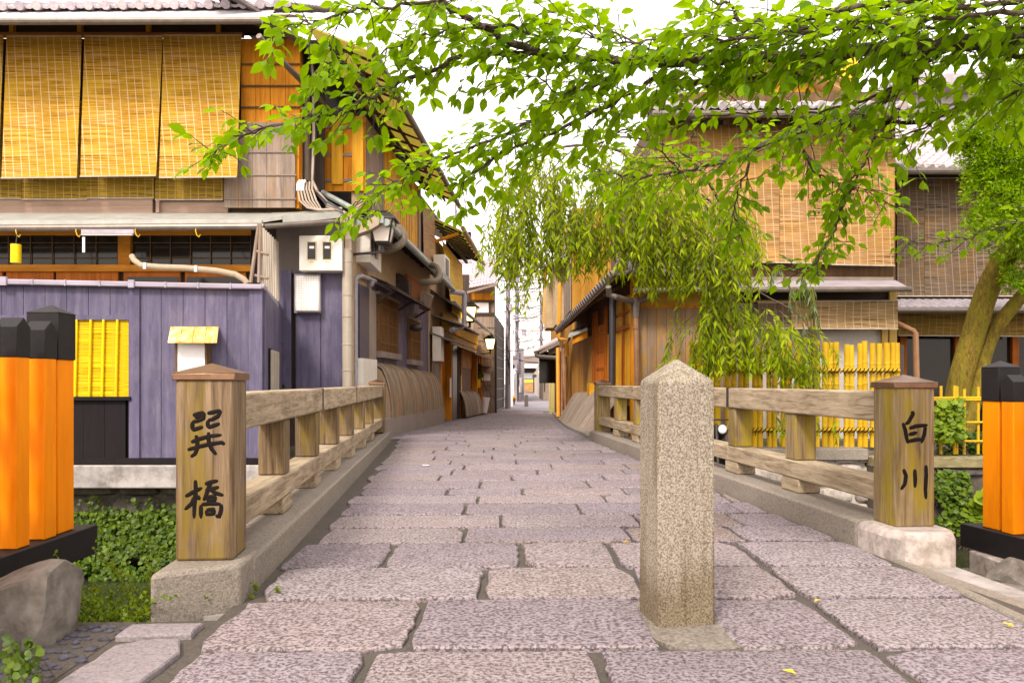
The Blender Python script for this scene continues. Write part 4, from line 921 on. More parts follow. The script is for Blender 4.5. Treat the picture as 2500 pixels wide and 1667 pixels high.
m = MB(); m.slab4((XL(22)-2.2,22.1,6.95),(XL(22)+0.0,22.1,5.86),(XL(28)+0.0,28.4,5.86),(XL(28)-2.2,28.4,6.95),0.05); part('roof', m, M['tile_dark'], h2)
m = MB(); m.tube([P(1020,604,22.1),P(1120,570,22.4)],0.05,8); part('eave_pole', m, M['cedar'], h2)
m = MB(); eave(m, LWALL(22.2), LWALL(34.6), 3.62, 0.60, 0.40, 0.04, -0.05); eave(m, LWALL(22.4), LWALL(27.2), 2.95, 0.85, 0.30, 0.05, -0.05); parts('lower_eave', m, M['tile_dark'], h2)
m = MB(); m.tube([(XL(22.2)+0.64,22.2,3.22),(XL(34.6)+0.64,34.6,3.10)],0.06,9); part('lower_gutter', m, M['gutter'], h2)
m = MB(); eave(m, LWALL(22.0), LWALL(26.5), 2.42, 0.95, 0.36, 0.05, -0.05); eave(m, LWALL(26.6), LWALL(34.4), 2.30, 0.75, 0.30, 0.05, -0.05); parts('entrance_hood', m, M['tile_dark'], h2)
m = MB(); m.boards(LWALL(27.6),LWALL(32.2),0.45,1.55,0.30,0.03,0.02); part('brown_panelling', m, wood('maroon_boards',(0.26,0.10,0.035),(0.15,0.055,0.02),'Z',14,0.6,0.4), h2)
m = MB(); m.boards(LWALL(27.6),LWALL(32.2),1.55,2.3,0.30,0.03,0.04); part('upper_boards', m, M['cedar_y'], h2)
m = MB(); m.boards(LWALL(22.9),LWALL(24.6),-0.15,1.9,0.30,0.05,0.01); part('door', m, M['cedar'], h2)
for y_, w_, mt_ in ((22.15,0.3,'greywood'),(22.55,0.25,'cedar'),(24.7,0.2,'cedar'),(25.0,1.1,'navy'),(26.4,0.35,'darkwood_z'),(27.1,0.4,'redwood'),(32.3,0.3,'cedar'),(33.2,0.3,'cedar'),(34.2,0.3,'cedar')):
    m = MB(); m.strip(LWALL(y_),LWALL(y_+w_),-0.45,2.2,0.02,0.22); part('post', m, M[mt_], h2)
m = MB(); m.boards(LWALL(32.6),LWALL(34.2),-0.3,2.2,0.3,0.03); part('street_boards', m, M['cedar_fade'], h2)
m = MB(); m.strip(LWALL(22.02),LWALL(22.6),1.60,2.55,0.06,0.30); single('white_cabinet', m, M['whitebox'], 'narrow cream cabinet on the wall between lattice window and door','cabinet', bevel=0.01)
screen('curved_board_screen',26.8,32.6,0.05,0.95,0.40,6,M['inu'],'pale curved board screen below the brown panelling, left side of alley',t_=0.02)
m = MB(); m.strip(LWALL(24.0),LWALL(34.4),2.62,3.1,0.02,0.06); part('fanlight', m, M['reed_yellow'], h2)
# upper blinds + AC
def sblind(ya, yb, zt, zb, o0, o1, mat, label, grp):
    blind('reed_blind',(XL(ya)+o0,ya,zt),(XL(yb)+o0,yb,zt),(XL(ya)+o1,ya,zb),(XL(yb)+o1,yb,zb),mat,label,grp)
sblind(20.1,22.0,5.65,3.9,0.12,0.16,M['reed_beige'],'pale reed blind beside the yellow boards on the alley upper storey','upper blinds along the alley')
sblind(23.2,24.9,5.1,3.4,0.16,0.40,M['reed_yellow'],'yellow reed blind swinging out on the alley second house, nearer one','upper blinds along the alley')
sblind(25.0,28.0,5.1,3.2,0.16,0.2,M['reed_yellow'],'broad yellow reed blind on the alley second house, farther one','upper blinds along the alley')
ac = T('air_conditioner','white air conditioner unit on the upper ledge between reed blinds','air conditioner',(XL(21.7)+0.2,21.7,3.75)); m = MB(); m.strip(LWALL(21.3),LWALL(22.2),3.78,4.42,0.2,0.52); part('casing', m, M['whitebox'], ac, bevel=0.015); m = MB(); m.strip(LWALL(21.4),LWALL(21.95),3.85,4.35,0.521,0.53); part('fan_grille', m, M['iron'], ac)
# pipes
m = MB(); m.tube([P(1101,712,22.6),P(1131,716,23.0),P(1134,722,23.0),P(1134,792,23.0),P(1128,798,22.8),P(1102,806,22.4)],0.075,9); single('exhaust_pipe', m, M['pipe_grey'], 'thick grey exhaust pipe bending down below the alley gutter','pipe')

# --- weathered corner house at the end (faces the viewer) with dark lattice fence
h3 = T('weathered_house','grey boarded house facing the viewer at the far end left of the alley','house',(X(1170,35),35,gz(35)))
Y3 = 35.0
m = MB(); m.boards((X(1108,Y3),Y3),(X(1207,Y3),Y3),gz(35)-0.1,Z(766,Y3),0.22,0.02,0.006); part('boarding', m, M['greywood'], h3)
m = MB(); m.rect(1112,1207,690,1012,Y3+0.05,2.0); part('house_body', m, M['greywood'], h3)
m = MB(); m.rect(1150,1193,738,763,Y3-0.02,0.03); part('window', m, M['white'], h3)
m = MB(); m.rect(1148,1207,733,738,Y3-0.08,0.06); m.rect(1148,1207,763,770,Y3-0.08,0.06); m.rect(1193,1196,738,763,Y3-0.06,0.04); m.rect(1148,1151,738,763,Y3-0.06,0.04); parts('window_frame', m, M['darkwood'], h3)
m = MB(); m.rect(1148,1205,716,732,Y3-0.03,0.05); part('orange_boards', m, M['cedar'], h3)
m = MB(); tile_roof(m, (X(1146,34.4),34.4,Z(703,34.4)), (X(1216,34.4),34.4,Z(690,34.4)), (0,0.3,0.17), 9, 9, 0.3, 0.05); part('roof', m, M['tile'], h3)
m = MB(); m.beam(P(1140,714,34.4),P(1216,694,34.4),0.12,0.10); part('bargeboard', m, M['greywood_x'], h3)
m = MB(); lattice(m,(X(1126,Y3-0.2),Y3-0.2),(X(1146,Y3-0.2),Y3-0.2),Z(740,Y3),Z(672,Y3),6,3,0.06,0,0.05); part('balcony_lattice', m, M['darkwood_z'], h3)
m = MB()
for py in (798,830,872,940): m.rect(1165,1207,py-2,py+2,Y3-0.06,0.04)
parts('batten', m, M['greywood_x'], h3)
h4 = T('dark_lattice_house','tall dark slatted wall with pale rails at the left end of the alley','wall',(-0.6,39,-0.5))
a4 = (X(1207,35.6),35.6); b4 = (X(1231,43),43)
m = MB(); m.strip(a4,b4,-0.6,Z(765,35.6),-1.0,0,z3=Z(800,43)); part('wall', m, M['darkwood_z'], h4)
m = MB()
for k in range(8): z = lerp(-0.3,3.2,k/7); m.strip(a4,b4,z-0.02,z+0.02,0,0.03)
parts('rail', m, M['greywood_x'], h4)
m = MB(); m.tube([(a4[0]+0.05,35.5,-0.4),(a4[0]+0.05,35.5,2.9)],0.07,8); part('downpipe', m, M['blackcable'], h4)
m = MB(); m.boards(a4,b4,-0.5,3.5,0.45,0.012,0.05); part('slats', m, M['darkwood_z'], h4)
# box lantern on a post, broom, bucket, plant
sl2 = T('post_lantern','roofed white box lantern on a wooden post by the alley','lantern',(X(1186,33.6),33.6,gz(33.6))); Yq = 33.6
m = MB(); m.rect(1176,1197,911,929,Yq,0.25); part('lantern_box', m, M['white'], sl2); m = MB(); m.rect(1174,1176,908,931,Yq-0.01,0.27); m.rect(1197,1199,908,931,Yq-0.01,0.27); m.rect(1174,1199,929,932,Yq-0.01,0.27); m.rect(1181,1187,932,1010,Yq+0.05,0.08); part('frame', m, M['greywood'], sl2)
m = MB(); m.slab4(P(1172,908,Yq-0.25),P(1199,908,Yq-0.25),P(1202,894,Yq+0.1),P(1176,894,Yq+0.1),0.03); part('roof', m, M['greywood_x'], sl2)
m = MB(); c_ = P(1164,945,33); m.tube([P(1164,946,33),P(1164,910,33)],0.15,12); fp = single('bamboo_planter', m, M['bamboo_bright'], 'yellow bamboo cylinder planter on the wall by the post lantern','planter')
m = MB(); m.tube([P(1177,1005,33.2),P(1181,940,33.4)],0.02,6); br2 = single('broom', m, M['bamboo_old'], 'bamboo broom leaning under the post lantern','broom'); m = MB(); m.tube([P(1174,1010,33.1),P(1177,985,33.2)],[0.12,0.03],8); part('bristles', m, M['brownwood'], br2)
m = MB(); m.tube([P(1183,1008,33.0),P(1187,970,33.0)],[0.11,0.17],10); single('tall_pail', m, M['white'], 'tall white pail standing by the kerb under the post lantern','pail')

# ================================================================== STREET LANTERNS
def lantern(px, py, Y, s_, lit, wallx, label):
    c_ = P(px,py,Y); rt = T('wall_lantern', label, 'lantern', c_)
    def fr(z0,z1,a_,b_):
        q = []
        for z, w_ in ((z0,a_),(z1,b_)):
            for sx,sy in ((-1,-1),(1,-1),(1,1),(-1,1)): q.append((c_.x+sx*w_*s_, c_.y+sy*w_*s_, c_.z+z*s_))
        return q
    m = MB(); m.hexa(fr(0.06,0.62,0.19,0.30)); part('glass', m, M['lit'] if lit else M['lampglass'], rt)
    m = MB(); q0 = fr(0.06,0.63,0.195,0.305)
    for i in range(4): m.beam(q0[i],q0[4+i],0.035*s_,0.035*s_)
    m.hexa(fr(0.0,0.06,0.17,0.21)); m.tube([(c_.x,c_.y,c_.z),(c_.x,c_.y,c_.z-0.22*s_)],0.05*s_,8); part('frame', m, M['iron'], rt)
    m = MB(); m.hexa(fr(0.62,0.66,0.40,0.40)); m.hexa(fr(0.66,0.84,0.38,0.16)); m.hexa(fr(0.84,0.87,0.2,0.16)); part('roof', m, M['iron'], rt)
    m = MB(); m.tube([(c_.x,c_.y,c_.z-0.2*s_),(wallx,c_.y+0.05,c_.z-0.28*s_)],0.035*s_,7); part('bracket', m, M['iron'], rt)
    return rt
lantern(934,597,13.9,0.66,False,XL(14.0)-0.3,'large unlit pale glass street lantern on a bracket at the purple house corner')
lantern(1147,787,27.5,0.80,True,XL(27.5),'glowing street lantern under the eaves, nearer of the two lit ones')
lantern(1197,854,34.3,0.72,True,XL(34.3)-0.1,'glowing street lantern against the grey boarded house, farther of the lit ones')
# cable bundle at the corner of the upper storey
for i in range(7):
    o = random.uniform(-6,6); m = MB()
    pts = [P(760+o,110,13.95),P(764+o*0.6,200,13.9),P(766+o,330,13.85),P(762+o*0.8,440,13.8),P(775+o,470,13.6),P(800+o*0.5,495+i*2,13.4),P(838+i*1.5,515+i,13.3),P(848+i*1.2,548,13.35),P(840-i*2,580,13.5)]
    m.tube(pts, 0.016, 6); single('power_cable', m, M['cable'] if i % 3 else M['blackcable'], 'grey cable in the bundle running down the house corner beside the orange shutter','cable','cables at the house corner')
for i in range(6):
    m = MB(); a_ = 728+i*7
    pts = [P(a_,448-abs(i-2)*2,13.5),P(a_-1,462,13.45),P(a_+4+i,490,13.42),P(a_+22,507+i,13.40),P(a_+50,513,13.38),P(835,508+i*1.5,13.36)]
    m.tube(pts,0.017,6); single('power_cable', m, M['cable'], 'cable looping out from the board panel across the lower roof end','cable','cable loops above the lower roof')
for i in range(3):
    m = MB(); m.tube([P(727+i*6,466,13.44),P(728+i*6,448,13.44),P(733+i*6,441,13.46)],0.026,7); single('cable_spout', m, M['white'], 'white plastic cable entry spout on the edge of the silvered board panel','cable spout','cable spouts on the panel edge')

# ================================================================== RIGHT CORNER HOUSE (timber walls, tiled lean-to)
Yr = 15.2
hr = T('corner_house','orange timber corner house with tiled lean-to roof where the alley meets the river, right','house',(3.0,Yr,-0.1))
CX = X(1556,Yr)
RW = lambda Y, o=0.0: (XR(Y)-o, Y)
m = MB(); m.boards((CX,Yr),(X(1790,Yr),Yr),-0.15,Z(752,Yr),0.19,0.02,0.006); part('front_boards', m, wood('grey_brown_boards',(0.33,0.23,0.16),(0.21,0.14,0.09),'Z',12,0.75,0.3,(0.42,0.21,0.03),0.7,0.15), hr)
m = MB(); m.rect(1556,1790,690,746,Yr-0.01,0.03); part('ochre_board', m, wood('ochre_board',(0.62,0.36,0.05),(0.42,0.22,0.03),'X',8,0.6,0.2), hr)
m = MB(); m.rect(1556,1790,745,752,Yr-0.05,0.07); m.rect(1540,1558,660,1090,Yr-0.03,0.12); part('corner_post', m, M['cedar'], hr)
m = MB(); m.box(CX,X(1800,Yr),Yr+0.03,Yr+4,-0.4,3.0); part('house_body', m, M['plaster'], hr)
m = MB(); m.strip(RW(24.0),RW(15.25),-0.4,3.0,-0.25,-0.03); part('street_wall', m, M['brownwood'], hr)
for ya,yb,z0,z1,mt in ((15.3,17.3,0.55,2.12,'cedar_y'),(17.3,18.2,0.2,2.1,'cedar'),(20.0,21.0,0.2,2.2,'cedar_fade'),(21.0,24.0,0.0,2.3,'cedar_fade')):
    m = MB(); m.boards(RW(yb),RW(ya),z0,z1,0.30,0.03,0.01); part('street_boards', m, M[mt], hr)
m = MB(); m.boards(RW(17.3),RW(15.3),2.14,2.75,0.6,0.02,0.02); part('plaster_panel', m, wood('ochre_panel',(0.58,0.34,0.07),(0.40,0.22,0.04),'X',6,0.7,0.3), hr)
m = MB(); m.strip(RW(17.3),RW(15.3),2.08,2.16,0,0.08); m.strip(RW(17.3),RW(15.3),2.4,2.46,0,0.06); 
for y_ in (15.3,16.2,17.2,18.3,19.6,20.0): m.strip(RW(y_+0.14),RW(y_),-0.05,2.75,0.0,0.07)
part('timber_frame', m, M['redwood'], hr)
m = MB(); m.strip(RW(19.55),RW(18.45),0.75,2.35,-0.01,0.03); w_ = part('lattice_window', m, M['white'], hr)
m = MB(); lattice(m, RW(19.55), RW(18.45), 0.72, 2.38, 5, 4, 0.05, 0.03, 0.06); part('lattice', m, M['redwood'], w_)
m = MB(); m.strip(RW(19.6),RW(18.4),0.3,0.74,0.0,0.05); part('kick_panel', m, M['redwood'], hr)
m = MB(); m.strip(RW(20.1),RW(19.7),0.7,1.0,0.06,0.2); part('letter_box', m, M['cedar_y'], hr)
# tiled lean-to roofs: street side and river side meeting at the hip with an end tile
EvA = Vector((1.86,14.55,2.98)); EvB = Vector((1.30,23.6,2.50))
m = MB(); tile_roof(m, EvA, EvB, (0.22,0.02,0.115), 6, 32, 0.25, 0.05); part('roof', m, M['tile_dark'], hr)
m = MB(); tile_roof(m, (1.9,14.5,3.0), (X(1800,14.5),14.5,3.0), (0.03,0.22,0.11), 5, 9, 0.25, 0.05); part('roof', m, M['tile_dark'], hr)
m = MB(); m.slab4((1.86,14.56,2.93),(1.30,23.6,2.45),(XR(23.6),23.6,2.85),(2.42,15.2,3.28),0.04); part('eave_board', m, M['brownwood'], hr)
m = MB(); rafters(m, RW(23.5), RW(15.4), 18, 0.05, 0.06, 0.48, 0.24, 3.0); part('rafter', m, M['brownwood'], hr)
m = MB(); m.tube([(1.9,14.5,3.06),(2.55,15.3,3.52),(3.0,15.8,3.8)],[0.10,0.11,0.11],10); m.tube([P(1546,655,14.3),P(1552,638,14.5)],[0.10,0.10],12); m.ball(P(1550,652,14.28),0.13,0.06,0.13,12,8); m.tube([P(1534,632,14.3),P(1527,640,14.3),P(1540,655,14.3)],0.03,6); m.tube([P(1566,630,14.3),P(1574,634,14.3),P(1560,655,14.3)],0.03,6); part('hip_tile', m, M['tile_dark'], hr)
m = MB(); m.slab4(P(1545,706,14.6),P(1800,703,14.6),P(1800,694,15.2),P(1545,698,15.2),0.03); m.tube([P(1546,709,14.6),P(1800,706,14.6)],0.05,8); part('gutter', m, M['gutter'], hr)
m = MB(); m.tube([P(1485,700,14.4),P(1487,720,14.5),P(1500,724,14.5),P(1545,738,15.0)],0.055,9); m.tube([P(1560,736,15.0),P(1590,722,14.8),P(1606,718,14.7)],0.055,9); m.tube([P(1552,728,15.02),P(1552,775,15.02)],[0.11,0.07],9); part('gutter_pipe', m, M['gutter'], hr)
m = MB(); m.tube([P(1552,770,15.02),P(1556,960,15.02),P(1557,1088,15.02)],0.055,9); m.tube([P(1552,800,15.02),P(1552,803,15.02)],0.068,9); part('downpipe', m, M['pipe'], hr)
m = MB(); m.tube([P(1496,700,15.8),P(1494,945,15.8)],0.07,9); part('downpipe', m, M['blackcable'], hr)
# entrance hood with small gable further along
m = MB(); m.slab4(P(1388,818,20.2),P(1434,800,20.0),P(1440,790,21.4),P(1396,806,21.8),0.07); m.slab4(P(1388,818,20.2),P(1396,806,21.8),P(1392,826,21.9),P(1384,832,20.3),0.05); hd = part('porch_hood', m, M['metalroof'], hr)
m = MB(); m.slab4(P(1398,826,20.25),P(1434,811,20.05),P(1434,803,20.1),P(1398,817,20.3),0.14); part('porch_beam', m, M['cedar'], hd)
# curved boards against the base
for k,(ya,yb,h,run) in enumerate(((15.5,18.3,0.88,0.72),(18.5,20.6,0.84,0.62),(20.9,23.2,0.8,0.50))):
    screen('curved_board_screen',ya,yb,0.05,h,run,(4,3,3)[k],M['inu'],['sloping silvered board screen nearest the bridge, right side of alley','middle sloping silvered board screen on the right side of the alley','farthest sloping board screen on the right side of the alley'][k],'R',0.025,0.03)

# --- second right house: tall ochre wall, pent roof, pipes
h5 = T('ochre_house','tall ochre house with pent roof and orange downpipe, right side of the alley','house',(2.6,27,-0.3))
m = MB(); m.box(1.82,6,24.2,37.6,-0.5,6.3); part('wall', m, M['cedar'] if False else wood('ochre_wall',(0.50,0.25,0.04),(0.33,0.15,0.02),'Z',5,0.7,0.2), h5)
m = MB(); m.rect(1334,1358,690,800,29.5,2.0); m.box(1.5,1.85,27.5,30.5,3.0,5.6); part('bay', m, M['plaster'], h5)
m = MB(); m.boards((1.80,27.3),(1.80,24.3),3.2,5.9,0.15,0.03,0.03); part('slat_screen', m, M['greywood'], h5)
m = MB(); m.slab4(P(1312,853,26.0),P(1362,829,25.0),P(1366,820,27.2),P(1318,846,28.2),0.06); m.slab4(P(1312,853,26.0),P(1318,846,28.2),P(1316,862,28.2),P(1308,866,26.0),0.04); pr_ = part('pent_roof', m, M['tile'], h5)
m = MB(); m.beam(P(1318,860,26.0),P(1364,838,25.0),0.06,0.12); m.beam(P(1340,858,25.8),P(1364,850,25.2),0.05,0.22); part('roof_beam', m, M['inu'], pr_)
m = MB(); m.tube([P(1308,856,26.0),P(1310,868,26.0),P(1320,871,25.8),P(1378,875,24.6)],0.07,8); part('gutter', m, M['gutter'], h5)
m = MB(); m.rect(1316,1358,858,935,27.0,0.5); part('window', m, M['glass'], h5)
m = MB(); m.tube([P(1367,690,24.0),P(1364,824,24.0),P(1368,828,24.0),P(1384,830,24.0),P(1384,870,24.0)],0.06,8); part('downpipe', m, M['pipe_y'], h5)
m = MB(); m.tube([P(1362,850,24.1),P(1363,1018,23.4)],0.06,8); part('downpipe', m, M['pipe_y'], h5)
m = MB(); m.tube([P(1378,830,24.3),P(1377,1012,23.7)],0.08,8); m.tube([P(1370,850,24.3),P(1371,1018,23.5)],0.06,8); part('downpipe', m, M['pipe'], h5)
m = MB(); m.tube([P(1331,640,31),P(1329,790,31)],0.07,8); m.tube([P(1322,650,30),P(1344,652,30),P(1346,700,30)],0.05,8); parts('roof_pipe', m, M['pipe_y'], h5)
m = MB(); m.slab4(P(1318,650,28),P(1440,600,24),P(1460,580,27),P(1330,640,33),0.08); part('upper_roof', m, M['metalroof'], h5)
m = MB(); m.slab4(P(1328,880,28),P(1352,874,27),P(1356,868,28),P(1330,876,30),0.05); part('small_hood', m, M['darkwood'], h5)
m = MB()
for k in range(4): m.tube([(1.72-0.04*k,33+0.12*k,gz(33)-0.02),(1.72-0.04*k,33+0.12*k,1.4)],0.06,8)
single('pole_fence', m, M['bamboo_grey'] if False else wood('pale_bamboo',(0.60,0.52,0.22),(0.45,0.38,0.14),'Z',6,0.5,0.3), 'pale bamboo pole panel at the far right end of the alley', 'fence')

# ================================================================== RIGHT RIVERSIDE HOUSE
YR = 15.6
hb = T('blind_house','two storey riverside house with large beige reed blinds and yellow gable, right','house',(X(1900,YR),YR,-0.05))
m = MB(); m.rect(1590,2186,225,690,YR+0.05,0.2); m.box(X(1590,YR),X(2186,YR),YR+0.2,22,2.5,6.2); part('upper_wall', m, M['brownwood'], hb)
m = MB(); m.rect(1780,2186,690,1100,YR+0.05,0.2); part('lower_wall', m, M['plaster_g'], hb)
m = MB(); m.rect(1590,2186,640,684,YR+0.0,0.06); part('board_band', m, M['brownwood'], hb)
m = MB(); m.rect(1600,2182,676,690,YR-0.06,0.1); part('sill_beam', m, M['greywood_x'], hb)
m = MB(); m.slab4(P(1640,700,14.75),P(2216,700,14.75),P(2186,684,YR),P(1640,684,YR),0.05); part('lower_roof', m, M['lavroof'], hb)
m = MB(); m.tube([P(1660,708,14.7),P(2224,706,14.7)],0.05,9); part('lower_gutter', m, M['gutter'], hb)
m = MB(); m.rect(1780,2186,708,740,YR+0.02,0.05); part('transom', m, M['darkwood'], hb)
m = MB(); m.rect(1840,2192,733,737,YR-0.35,0.06); m.rect(2154,2168,737,1100,YR-0.10,0.16); m.rect(2172,2190,690,1100,YR-0.04,0.1); parts('post', m, M['cedar'] if False else wood('yellow_post',(0.60,0.40,0.12),(0.42,0.26,0.07),'Z',12,0.6,0.2), hb)
m = MB(); m.rect(1990,2156,806,1100,YR-0.02,0.05); part('plaster_panel', m, M['plaster_g'], hb)
for a_,b_,pb,l_ in ((1588,1903,640,'left beige reed blind upstairs on the right riverside house, behind the weeping tree'),(1904,2029,643,'narrow middle beige reed blind upstairs on the right riverside house'),(2030,2184,648,'right beige reed blind upstairs on the right riverside house')):
    blind('reed_blind', P(a_,262,YR-0.10), P(b_,262,YR-0.10), P(a_,pb-3,YR-0.22), P(b_,pb,YR-0.22), M['reed_beige'], l_, 'beige blinds on the right riverside house')
blind('reed_blind', P(1850,740,YR-0.40), P(1931,740,YR-0.40), P(1850,800,YR-0.40), P(1931,800,YR-0.40), M['reed_brown'], 'short brown reed blind under the lower eave, mostly behind willow like leaves','lower blinds on the right riverside house')
blind('reed_blind', P(1932,737,YR-0.42), P(2192,735,YR-0.42), P(1932,801,YR-0.42), P(2192,802,YR-0.42), M['reed_beige'] if False else reed('tan_reed',(0.42,0.29,0.16),(0.27,0.17,0.07),(0.48,0.36,0.22),85,6.5), 'short tan reed blind under the lower eave above the bamboo fence','lower blinds on the right riverside house')
m = MB(); tile_roof(m, P(1596,262,14.85), P(2236,262,14.85), (0,0.25,0.10), 12, 16, 0.27, 0.055); part('roof', m, M['tile'], hb)
m = MB(); m.tube([P(1594,279,14.78),P(2236,279,14.78)],0.07,9); part('gutter', m, M['gutter'], hb)
m = MB(); m.slab4(P(1580,283,14.9),P(2236,283,14.9),P(2236,300,YR+0.2)+Vector((0,0,0.45)),P(1580,300,YR+0.2)+Vector((0,0,0.45)),0.04); rafters(m,(X(1590,YR),YR),(X(2220,YR),YR),14,0.06,0.08,0.7,0.2,Z(283,15)+0.05); part('eave_board', m, M['darkwood'], hb)
Yg = 17.4
m = MB(); m.prism([P(1790,252,Yg),P(2040,252,Yg),P(2020,215,Yg),P(1912,172,Yg),P(1800,222,Yg)],(0,0.2,0)); gb = part('gable', m, M['plaster_y'], hb)
m = MB(); m.beam(P(1700,258,Yg-0.3),P(1914,150,Yg-0.3),0.5,0.10); m.beam(P(1914,150,Yg-0.3),P(2060,232,Yg-0.3),0.5,0.10); m.beam(P(1690,250,Yg-0.35),P(1914,138,Yg-0.35),0.7,0.05); m.beam(P(1914,138,Yg-0.35),P(2070,222,Yg-0.35),0.7,0.05); m.beam(P(1908,172,Yg-0.1),P(1908,196,Yg-0.1),0.22,0.1); part('bargeboard', m, M['cedar'] if False else wood('pale_gable_board',(0.62,0.40,0.18),(0.46,0.27,0.1),'X',8,0.6,0.2), hb)
m = MB(); m.slab4(P(1690,256,Yg-0.4),P(1914,142,Yg-0.4),P(1914,142,Yg-0.4)+Vector((0,3.6,0)),P(1690,256,Yg-0.4)+Vector((0,3.6,0)),0.06); m.slab4(P(1914,142,Yg-0.4),P(2070,226,Yg-0.4),P(2070,226,Yg-0.4)+Vector((0,3.6,0)),P(1914,142,Yg-0.4)+Vector((0,3.6,0)),0.06); part('gable_roof', m, M['tile'], hb)
m = MB(); tile_roof(m, P(1600,262,15.6)+Vector((0,0,0.12)), P(1680,238,15.6)+Vector((0,0,0.12)), (0,0.2,0.02), 4, 4, 0.2, 0.08); part('ridge_tiles', m, M['tile'], hb)
h6 = T('yellow_block','yellow rendered wall rising behind the gable of the right riverside house','house',(X(2060,22),22,-0.3)); m = MB(); m.rect(2030,2095,128,400,21,4); m.box(X(2030,21),X(2095,21),21.01,25,-0.3,6); part('wall', m, M['plaster_y'], h6); m = MB(); m.rect(2082,2098,175,200,20.95,0.04); part('window', m, M['brownwood'], h6)

# --- further right house: dark blinds, lavender tile roof
YQ = 17.2
hq = T('dark_blind_house','house with brown reed blinds and pale tiled roof behind the leaning tree, far right','house',(X(2400,YQ),YQ,-0.05))
m = MB(); m.rect(2186,2800,405,770,YQ+0.05,0.2); part('upper_wall', m, M['brownwood'], hq)
m = MB(); m.rect(2186,2800,770,1060,YQ+0.3,0.2); m.box(X(2186,YQ),X(2800,YQ),YQ+0.5,23,-0.3,5.2); part('lower_wall', m, M['blackboard'], hq)
m = MB(); m.rect(2190,2800,820,1000,YQ+0.22,0.03); gq = part('window', m, M['glass'], hq)
m = MB()
for px in (2206,2340,2480,2620): m.rect(px-8,px+8,815,1000,YQ+0.12,0.09)
parts('window_post', m, M['redwood'], gq)
m = MB(); tile_roof(m, P(2192,410,16.5), P(2800,410,16.5), (0,0.25,0.135), 15, 24, 0.28, 0.055); part('roof', m, M['tile'], hq)
m = MB(); m.tube([P(2188,418,16.45),P(2800,418,16.45)],0.07,9); part('gutter', m, M['gutter'], hq)
m = MB(); m.slab4(P(2190,424,16.55),P(2800,424,16.55),P(2800,428,YQ)+Vector((0,0,0.2)),P(2190,428,YQ)+Vector((0,0,0.2)),0.04); part('eave_board', m, M['darkwood'], hq)
m = MB(); tile_roof(m, P(2190,752,16.2), P(2800,752,16.2), (0,0.25,0.07), 4, 30, 0.26, 0.02, False); part('lower_roof', m, M['lavroof'], hq)
m = MB(); m.tube([P(2190,757,16.15),P(2800,757,16.15)],0.05,9); part('lower_gutter', m, M['gutter'], hq)
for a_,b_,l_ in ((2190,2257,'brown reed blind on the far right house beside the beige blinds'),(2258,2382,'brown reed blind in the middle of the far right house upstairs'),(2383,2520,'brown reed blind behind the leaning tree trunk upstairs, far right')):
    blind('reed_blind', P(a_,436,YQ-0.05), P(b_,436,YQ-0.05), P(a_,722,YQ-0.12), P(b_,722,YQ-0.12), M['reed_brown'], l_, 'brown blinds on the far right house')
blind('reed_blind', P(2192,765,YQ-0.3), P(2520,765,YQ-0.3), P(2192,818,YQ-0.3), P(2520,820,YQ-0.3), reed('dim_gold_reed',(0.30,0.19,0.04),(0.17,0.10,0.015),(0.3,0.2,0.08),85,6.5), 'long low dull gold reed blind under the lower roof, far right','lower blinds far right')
m = MB(); m.tube([P(2192,790,15.9),P(2230,808,15.6),P(2235,814,15.6),P(2240,1000,15.6)],0.055,9); single('rain_pipe', m, M['pipe'], 'brown rain pipe with an elbow between the bamboo fence and the leaning trees','pipe')
h7 = T('lilac_block','pale lilac clad building under a grey flat eave behind the tiled roof, upper right','building',(X(2350,26),26,-0.3)); m = MB(); m.box(X(2210,26),X(2700,26),26,34,-0.3,Z(222,26)); part('wall', m, paint('lilac_cladding',(0.52,0.46,0.52),0.6,0.1,0.02,2), h7)
m = MB(); m.box(X(2180,25.5),X(2700,25.5),25.2,34,Z(218,25.5),Z(188,25.5)); part('roof', m, M['lavroof'], h7); m = MB()
for px in (2290,2345,2400): m.rect(px-1,px+1,225,330,25.98,0.03)
parts('cladding_joint', m, M['fargrey'], h7)

# ================================================================== BAMBOO FENCE, TRELLIS, RETAINING WALLS
YB = 13.3
bf = T('bamboo_fence','tall fence of paired yellow bamboo poles lashed to cross poles, on the right bank','fence',(X(1950,YB),YB,-0.05))
px = 1692
while px < 2192:
    for k in range(random.choice([2,2,3])):
        if px > 2196: break
        r_ = random.uniform(0.040,0.050); tp = random.uniform(832,843); ln = random.uniform(-2,2); m = MB()
        pts = []; rs = []
        zt, zb_ = Z(tp,YB), -0.06
        nn = 5
        for j in range(nn+1):
            z = lerp(zb_,zt,j/nn); x = X(px+ln*(j/nn),YB)
            for dz, q in ((-0.03,1.0),(-0.006,1.02),(0,1.09),(0.006,1.02),(0.03,1.0)) if 0 < j < nn else ((0,1.0),):
                pts.append((x,YB,z+dz)); rs.append(r_*q)
        m.tube(pts, rs, 10); part('bamboo_pole', m, M['bamboo'], bf); px += r_*2.05/YB*F
    px += random.uniform(4,11)
for py in (905,968,1050):
    m = MB(); m.tube([P(1690,py,YB-0.07),P(2197,py-1,YB-0.07)],0.022,8); part('cross_pole', m, M['bamboo'], bf)
    m = MB()
    for i in range(50):
        px = 1695+i*10; c_ = P(px,py,YB-0.07); m.tube([c_+Vector((-0.035,-0.02,-0.04)),c_+Vector((0,-0.045,0)),c_+Vector((0.035,-0.02,0.04))],0.008,5); 
        if i % 3 == 0: m.tube([c_+Vector((0,-0.04,0)),c_+Vector((random.uniform(-0.05,0.05),-0.05,-0.09))],0.006,4)
    part('lashing', m, M['carved'], bf)
